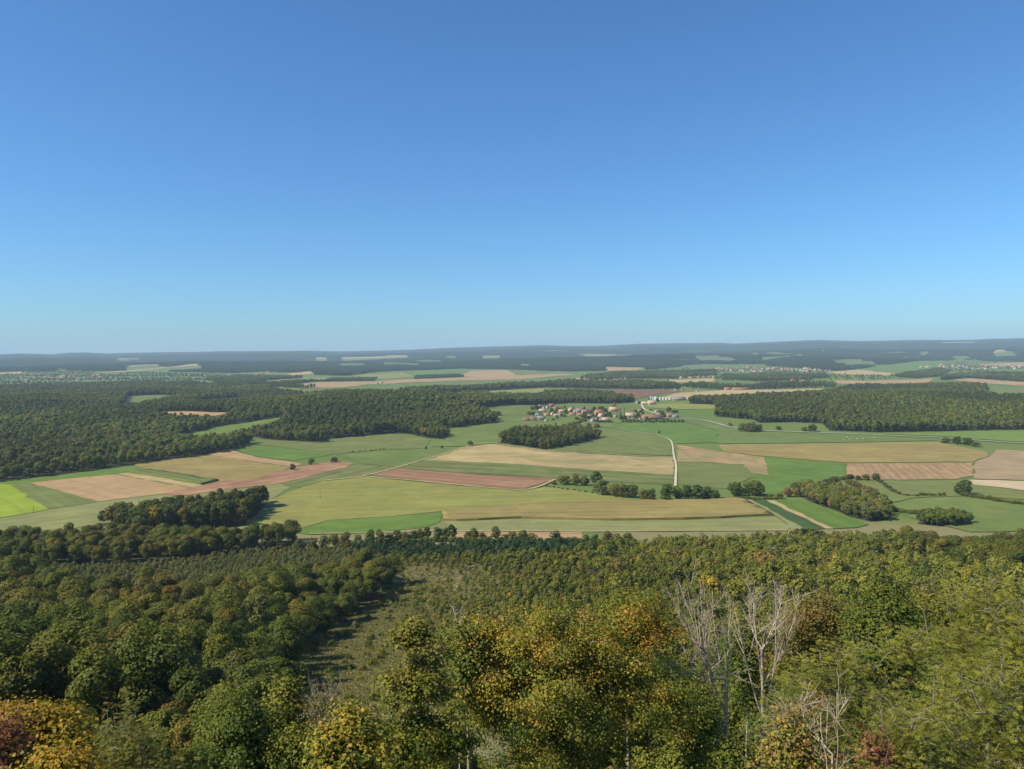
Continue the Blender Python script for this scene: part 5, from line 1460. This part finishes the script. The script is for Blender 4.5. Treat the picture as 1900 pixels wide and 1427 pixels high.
def house(px, py, wpx, label, wall=0, roof=0, storeys=2, rz=0.0, depth=.75, name='house', detail=True, group=None, cat='house', opening=False):
    p = gp([(px, py)])[0]
    d = np.linalg.norm(p - np.array([0, 0, CAM_Z]))
    w = wpx * d / F_PX; dp = w * depth if w < 26 else 16.0
    h = 2.9 * storeys; rh = dp * .36
    e = empty(name, p, rz)
    x, y = w / 2, dp / 2
    V = np.array([(-x, -y, -1.5), (x, -y, -1.5), (x, y, -1.5), (-x, y, -1.5), (-x, -y, h), (x, -y, h), (x, y, h), (-x, y, h), (-x, 0, h + rh), (x, 0, h + rh)])
    F = [[(0, 1, 5, 4), (2, 3, 7, 6), (3, 2, 1, 0)], [(1, 2, 6, 9, 5), (3, 0, 4, 8, 7)]]
    obj('wall', mesh_np('wall', V, [np.array(f) for f in F], [WALLS[wall]]), e)
    o, t = .5, .28
    sl = rh / y
    R = []
    for sgn in (-1, 1):
        for dz in (.02, t):
            R += [(-x - o, sgn * (y + o), h - sl * o + dz), (x + o, sgn * (y + o), h - sl * o + dz), (x + o, 0, h + rh + dz), (-x - o, 0, h + rh + dz)]
    Q = []
    for b in (0, 8):
        Q += [(b, b + 3, b + 2, b + 1), (b + 4, b + 5, b + 6, b + 7), (b, b + 1, b + 5, b + 4), (b + 1, b + 2, b + 6, b + 5), (b + 3, b, b + 4, b + 7)]
    ro = obj('roof', mesh_np('roof', np.array(R), np.array(Q), [ROOFS[roof]]), e)
    if detail:
        V, Q = box_v(x * .35, x * .35 + .8, -.4, .4, h + rh * .6, h + rh + 1.1)
        obj('chimney', mesh_np('chimney', V, Q, [ROOFS[1]]), ro)
        for s in range(storeys):
            for fx in (-.6, 0, .6):
                z0 = s * 2.9
                if s == 0 and fx == 0:
                    V, Q = box_v(-.6, .6, -y - .06, -y + .1, .0, 2.2)
                    obj('door', mesh_np('door', V, Q, [M_DOOR_SHADE]), e); continue
                V, Q = box_v(fx * x - .65, fx * x + .65, -y - .05, -y + .1, z0 + .9, z0 + 2.3)
                obj('window', mesh_np('window', V, Q, [M_GLASS]), e)
    if opening:
        V, Q = box_v(-x * .45, x * .05, -y - .08, -y + .3, 0, h * .75)  # dark slab on the wall, its colour standing for shade inside the open doorway
        obj('barn_opening_shade', mesh_np('barn_opening_shade', V, Q, [M_DOOR_SHADE]), e)
    tag(e, label, cat, group)
    return e


VH = [(1002, 757, 5, 'tiny white house at the north west corner of the village', 0, 3, 2, .3), (1009, 760, 6, 'white gabled house under the north west garden tree', 0, 0, 2, 1.3), (1016, 758, 6, 'white house beside the dark north garden tree', 0, 1, 2, 1.2), (1006, 764, 10, 'wide white house on the west side of the village', 0, 4, 1, .1),
      (1023, 756, 8, 'pink house with terracotta roof on the north edge', 2, 0, 2, .2), (1038, 759, 8, 'white house with red roof on the north edge', 0, 0, 1, .1), (1031, 762, 10, 'big terracotta roofed house in the upper village', 2, 0, 2, .5), (1042, 765, 9, 'tan roofed house in the upper village', 1, 4, 1, .2),
      (1048, 764, 5, 'small bright white house in the upper village', 0, 1, 2, 1.2), (1060, 763, 9, 'cream house with tan hipped roof', 1, 4, 2, .8), (1063, 759, 4, 'tiny white house behind the cream house', 0, 3, 2, 1.3), (1067, 765, 8, 'white gable facing the meadow in mid village', 0, 1, 2, 1.45), (1075, 766, 11, 'large grey roofed farmhouse in mid village', 3, 3, 2, .1),
      (1062, 771, 11, 'white walled house with wide red roof in mid village', 0, 0, 1, .05), (1076, 772, 10, 'red roofed house in the lower mid village', 2, 0, 1, .1), (1086, 768, 11, 'orange roofed house in the centre of the village', 1, 0, 2, .3), (1084, 761, 4, 'slim orange house in the upper centre', 2, 2, 3, 1.2), (1094, 767, 7, 'brown roofed house in the centre of the village', 1, 1, 2, .4),
      (1098, 766, 6, 'small white gable in the centre of the village', 0, 1, 2, 1.4), (1014.5, 772, 9, 'house with bright orange roof on the west side', 1, 2, 1, .4), (1025, 771, 6, 'pale gable below the orange roof', 0, 4, 2, 1.0), (1031, 773, 7, 'pale stone house below the upper village', 3, 4, 1, .3), (1039, 773, 8, 'stone house with grey tan roof below the upper village', 3, 4, 2, .9),
      (998, 772, 9, 'grey roofed shed on the west side', 3, 3, 1, .1), (1093, 774, 6, 'small white house among dark garden trees', 0, 4, 1, .3), (1100, 772, 4, 'tiny white gable above the prominent white house', 0, 1, 1, 1.3), (1112, 769, 13, 'large orange roofed house in the east village', 2, 0, 2, .1), (1108, 771, 9, 'salmon house with orange roof in the east village', 2, 2, 2, .2),
      (1116, 774, 9, 'white house with slanting tan roof in the east village', 0, 4, 2, .6), (1099.5, 783, 10, 'prominent white gabled house on the south edge', 0, 4, 2, 1.4), (1107, 782, 7, 'pink house beside the prominent white house', 2, 0, 2, .7), (1114, 781, 6, 'small white house on the south edge', 0, 0, 2, 1.2), (1122, 781, 13, 'long low white house on the south edge', 0, 4, 1, 0),
      (1138, 764, 14, 'long tan roofed farmhouse in the east of the village', 1, 4, 2, .05), (1142, 775, 7, 'cream gable among trees in the east village', 1, 4, 2, 1.2), (1169, 773, 15, 'row house with tan roof east of the poplars', 1, 4, 1, .05), (1165, 776, 6, 'white gable under the tan row house', 0, 1, 1, 1.2), (1187, 764, 6, 'white house with orange roof north east of the village', 0, 2, 1, .2),
      (1220, 765, 8, 'white house with brown roof on the lane to the silos', 0, 1, 1, .2), (1187, 778.5, 6, 'small pink house on the south hedge', 2, 0, 1, 1.2)]
for i, (px, py, w, lab, wa, ro, st, rz) in enumerate(VH):
    house(px, py, w * 1.12, lab, wa, ro, st, rz)
house(1210, 778, 37, 'very long brown roofed barn on the south east of the village', 3, 1, 1.5, .02, name='barn', detail=False, cat='barn', opening=True)
house(1243, 774, 12, 'red roofed barn at the east end of the village', 2, 0, 1.5, .15, name='barn', detail=False, cat='barn')
house(1253, 775, 11, 'grey sheet roofed shed at the east end of the village', 3, 3, 1, .05, name='barn', detail=False, cat='barn')
house(988, 781, 11, 'white fronted barn on the western edge of the village', 0, 1, 1.5, .02, name='barn', detail=False, cat='barn')
house(976, 781, 12, 'low dark barn on the western edge of the village', 3, 1, 1, .02, name='barn', detail=False, cat='barn')
house(1004, 779.5, 15, 'wide grey roofed barn on the western edge of the village', 3, 3, 1.5, .02, name='barn', detail=False, cat='barn', opening=True)
house(1013, 782, 5, 'small pale shed beside the grey roofed barn', 0, 4, 1, .3, name='barn', detail=False, cat='barn')
house(1182, 750, 6, 'tall white farm building west of the silos', 0, 3, 3, 1.4, name='barn', detail=False, cat='barn')
house(1196, 750.5, 12, 'low white farm building between tall house and barn', 0, 4, 1, .05, name='barn', detail=False, cat='barn')
house(1209, 750.5, 14, 'white barn with dark doorway below the silos', 0, 4, 1.6, .05, name='barn', detail=False, cat='barn', opening=True)
house(1259, 743, 24, 'long grey shed beside the white tanks', 3, 3, 1.3, .03, name='barn', detail=False, cat='barn')
house(1350, 724, 11, 'red roofed house of the long farm beyond the straw field', 2, 0, 1.5, .05, name='barn', detail=False, cat='barn')
house(1374, 724, 30, 'long red roofed barn beyond the straw field', 2, 0, 1.3, .02, name='barn', detail=False, cat='barn')


def silo(px, py, wpx, hpx, label, mat, dome=.5):
    p = gp([(px, py)])[0]
    d = np.linalg.norm(p - np.array([0, 0, CAM_Z]))
    r, h = wpx * d / F_PX / 2, hpx * d / F_PX
    e = empty('silo', p)
    V, q = tube([(0, 0, -1), (0, 0, h * .5), (0, 0, h)], [r] * 3, 16)
    obj('shell', mesh_np('shell', V, q, [mat], smooth=True), e)
    V, q = tube([(0, 0, h - .02), (0, 0, h + r * dome * .6), (0, 0, h + r * dome)], [r * 1.03, r * .7, .05], 16)
    obj('cap', mesh_np('cap', V, q, [M_METAL], smooth=True), e)
    V, q = box_v(-.3, .3, -r - .35, -r - .05, 0, h)
    obj('ladder', mesh_np('ladder', V, q, [M_METAL]), e)
    tag(e, label, 'silo', 'farm silos')


silo(1207.5, 744, 2.6, 8, 'tall green silo, westernmost of the farm silos', M_SILO)
silo(1211, 744, 2.6, 8, 'tall green silo, second from the west', M_SILO)
silo(1216.5, 744, 7, 5, 'wide domed tank beside the tall green silos', M_METAL, .9)
for i, px in enumerate((1225, 1231, 1237, 1243)):
    silo(px, 742.5, 5, 4.2, '%s squat white tank in the row by the grey shed' % ('first', 'second', 'third', 'fourth')[i], M_METAL, .5)

FAR = [(1332,686),(1336,685),(1341,686.5),(1350,686),(1357,687),(1371,689.5),(1376,688),(1381,690),(1388,690.5),(1396,689),(1401,690.5),(1412,690.5),(1408,687),(1387,683),(1391,683),(1403,684),(1422,685),(1428,686),(1434,684.5),(1440,685),(1452,685),(1457,687),(1463,686),(1470,687),(1480,687),(1486,688),(1492,689.5),(1498,690),(1505,686.5),(1513,686),(1520,687),(1524,686),(1532,686),
       (1470,708),(1474,712),(1477,710),(1483,708),(1488,709),(1492,710),(1507,715),(1512,717),(1521,711),
       (1264,702),(1280,701.5),(1285,702),(1290,701),(1296,701.5),(1303,701),(1316,700),(1320,699),(1325,701),(1254,724.5),(1266,725),(1293,726),(1299,725),
       (1055,703),(1064,704.5),(1072,704),(1078,706),(1080,708),(1086,705),(1092,705),(1114,706),(1124,705.5),(1134,705),(1140,706.5),(1146,707),(1152,705),(1160,708),(1170,708),(1176,709),(1183,712),(1190,708),(1194,710),(1200,708),(1212,715),
       (1588,697),(1710,683),(1718,682),(1722,682),(1748,677.5),(1746,682),(1752,682),(1760,682),(1768,681),(1778,682),(1783,683),(1787,682),(1796,681),(1813,686),(1818,686),(1823,684),(1830,686),(1836,685),(1843,683),(1850,684),(1855,683),(1861,684),(1868,681),(1874,680),(1882,680),(1890,679),(1896,680),
       (42,704),(48,706),(52,707),(60,703),(64,704),(70,702),(86,701),(92,700),(100,699),(118,699),(130,699.5),(138,698),(150,699),(165,698.5),(176,697),
       (700,713),(708,712),(716,714),(722,712),(478,696),(486,694),(500,692),(470,699)]
rr = random.Random(9)
_hr = random.Random(21)
for _c0, _c1, _r0, _r1, _n in ((1330, 1540, 683, 690, 34), (1740, 1900, 678, 685, 26), (1060, 1215, 704, 711, 16), (40, 190, 697, 706, 22), (1262, 1330, 698, 702, 10), (1468, 1515, 706, 714, 8)):
    FAR += [(_hr.uniform(_c0, _c1), _hr.uniform(_r0, _r1)) for _ in range(_n)]
for i, (px, py) in enumerate(FAR):
    far_where = ('in the village under the northern forest' if 1325 <= px <= 1540 and py < 700 else 'in the hamlet behind the long straw field' if 1460 <= px < 1530 else 'in the hamlet by the pale straw strip' if 1240 <= px < 1330 else
                 'in the village behind the brown ploughed field' if 1050 <= px < 1220 else 'in the village on the far eastern slope' if px > 1540 else 'in the far western valley village' if px < 400 else 'in a hamlet on the western plain')
    ro = rr.choice([0, 0, 1, 2, 4, 3])
    house(px, py, rr.uniform(3.4, 7.0), 'small distant house with %s roof %s' % (('terracotta', 'brown', 'orange', 'grey', 'tan')[ro], far_where), rr.choice([0, 0, 0, 1, 2]), ro, rr.choice([1, 2, 2]), rr.uniform(-.5, 1.5), detail=False, name='distant_house', group='houses ' + far_where)

# ------------------------------------------------------------------ cattle and poles
M_COW = plain_mat('cow_hide', (.50, .43, .36), .8, .2, .2, 2)


def cow_mesh():
    path = [(-1.05, 0, 1.15), (-.9, 0, 1.12), (-.3, 0, 1.02), (.35, 0, 1.05), (.75, 0, 1.15), (1.0, 0, 1.2), (1.3, 0, 1.0), (1.45, 0, .7), (1.6, 0, .42), (1.72, 0, .3)]
    rad = [.12, .36, .42, .40, .36, .22, .19, .16, .15, .07]
    V, Q = tube(path, rad, 8)
    Vs, Qs, o = [V], [Q], len(V)
    for x in (-.75, .65):
        for y in (-.2, .2):
            v, q = tube([(x, y, .95), (x - .06, y, .5), (x, y, .25), (x, y, 0)], [.15, .085, .06, .075], 6)
            Vs.append(v); Qs.append(q + o); o += len(v)
    v, q = tube([(-1.1, 0, 1.3), (-1.22, 0, .9), (-1.2, 0, .5)], [.04, .03, .05], 5)
    Vs.append(v); Qs.append(q + o)
    return mesh_np('cow', np.vstack(Vs), np.vstack(Qs), [M_COW], smooth=True)


COW = cow_mesh()
for i, (px, py) in enumerate([(1565, 817.5), (1576, 816), (1582, 813), (1590, 815), (1596, 811.5), (1602, 815), (1603, 812), (1622, 813), (1740, 805.5), (1572, 812)]):
    p = gp([(px, py)])[0] + np.array([0, 0, .35])
    o = obj('cow', COW); o.location = p; o.rotation_euler = (0, 0, i * 1.7); o.scale = (1.0,) * 3
    tag(o, 'pale cow grazing on the rolling pasture below the road' if px < 1700 else 'pale cow alone on the meadow before the eastern forest', 'cow', 'grazing cows')
M_POLE = plain_mat('pole_wood', (.14, .12, .10), .9, .1, .2, 3)
for px, py, hp, lab in [(594, 927, 17, 'thin wooden utility pole in the yellow green field'), (62, 951, 10, 'thin wooden utility pole beside the lime field'), (258, 936, 9, 'thin wooden utility pole in the grey green field'), (891, 829, 8, 'small pole on the golden stubble ridge')]:
    p = gp([(px, py)])[0]; d = np.linalg.norm(p - np.array([0, 0, CAM_Z])); h = hp * d / F_PX
    e = empty('utility_pole', p)
    V, q = tube([(0, 0, -.5), (0, 0, h)], [.2, .14], 8); obj('post', mesh_np('post', V, q, [M_POLE], smooth=True), e)
    V, q = box_v(-.8, .8, -.08, .08, h - .7, h - .5); obj('crossarm', mesh_np('crossarm', V, q, [M_POLE]), e)
    tag(e, lab, 'pole')

# ------------------------------------------------------------------ haze
hm = bpy.data.materials.new('haze'); hm.use_nodes = True
hn = hm.node_tree.nodes; hn.clear()
ho = hn.new('ShaderNodeOutputMaterial'); hv = hn.new('ShaderNodeVolumePrincipled')
hv.inputs['Color'].default_value = (*HAZE_COLOR, 1)
hv.inputs['Density'].default_value = HAZE_DENSITY
hv.inputs['Anisotropy'].default_value = 0.0
hm.node_tree.links.new(hv.outputs[0], ho.inputs['Volume'])
V, Q = box_v(-28000, 28000, -28000, 28000, -40.0, 470.0)
hz = obj('haze', mesh_np('haze', V, Q, [hm]))
tag(hz, 'thin blue summer haze lying over the plain', 'haze', kind='stuff')
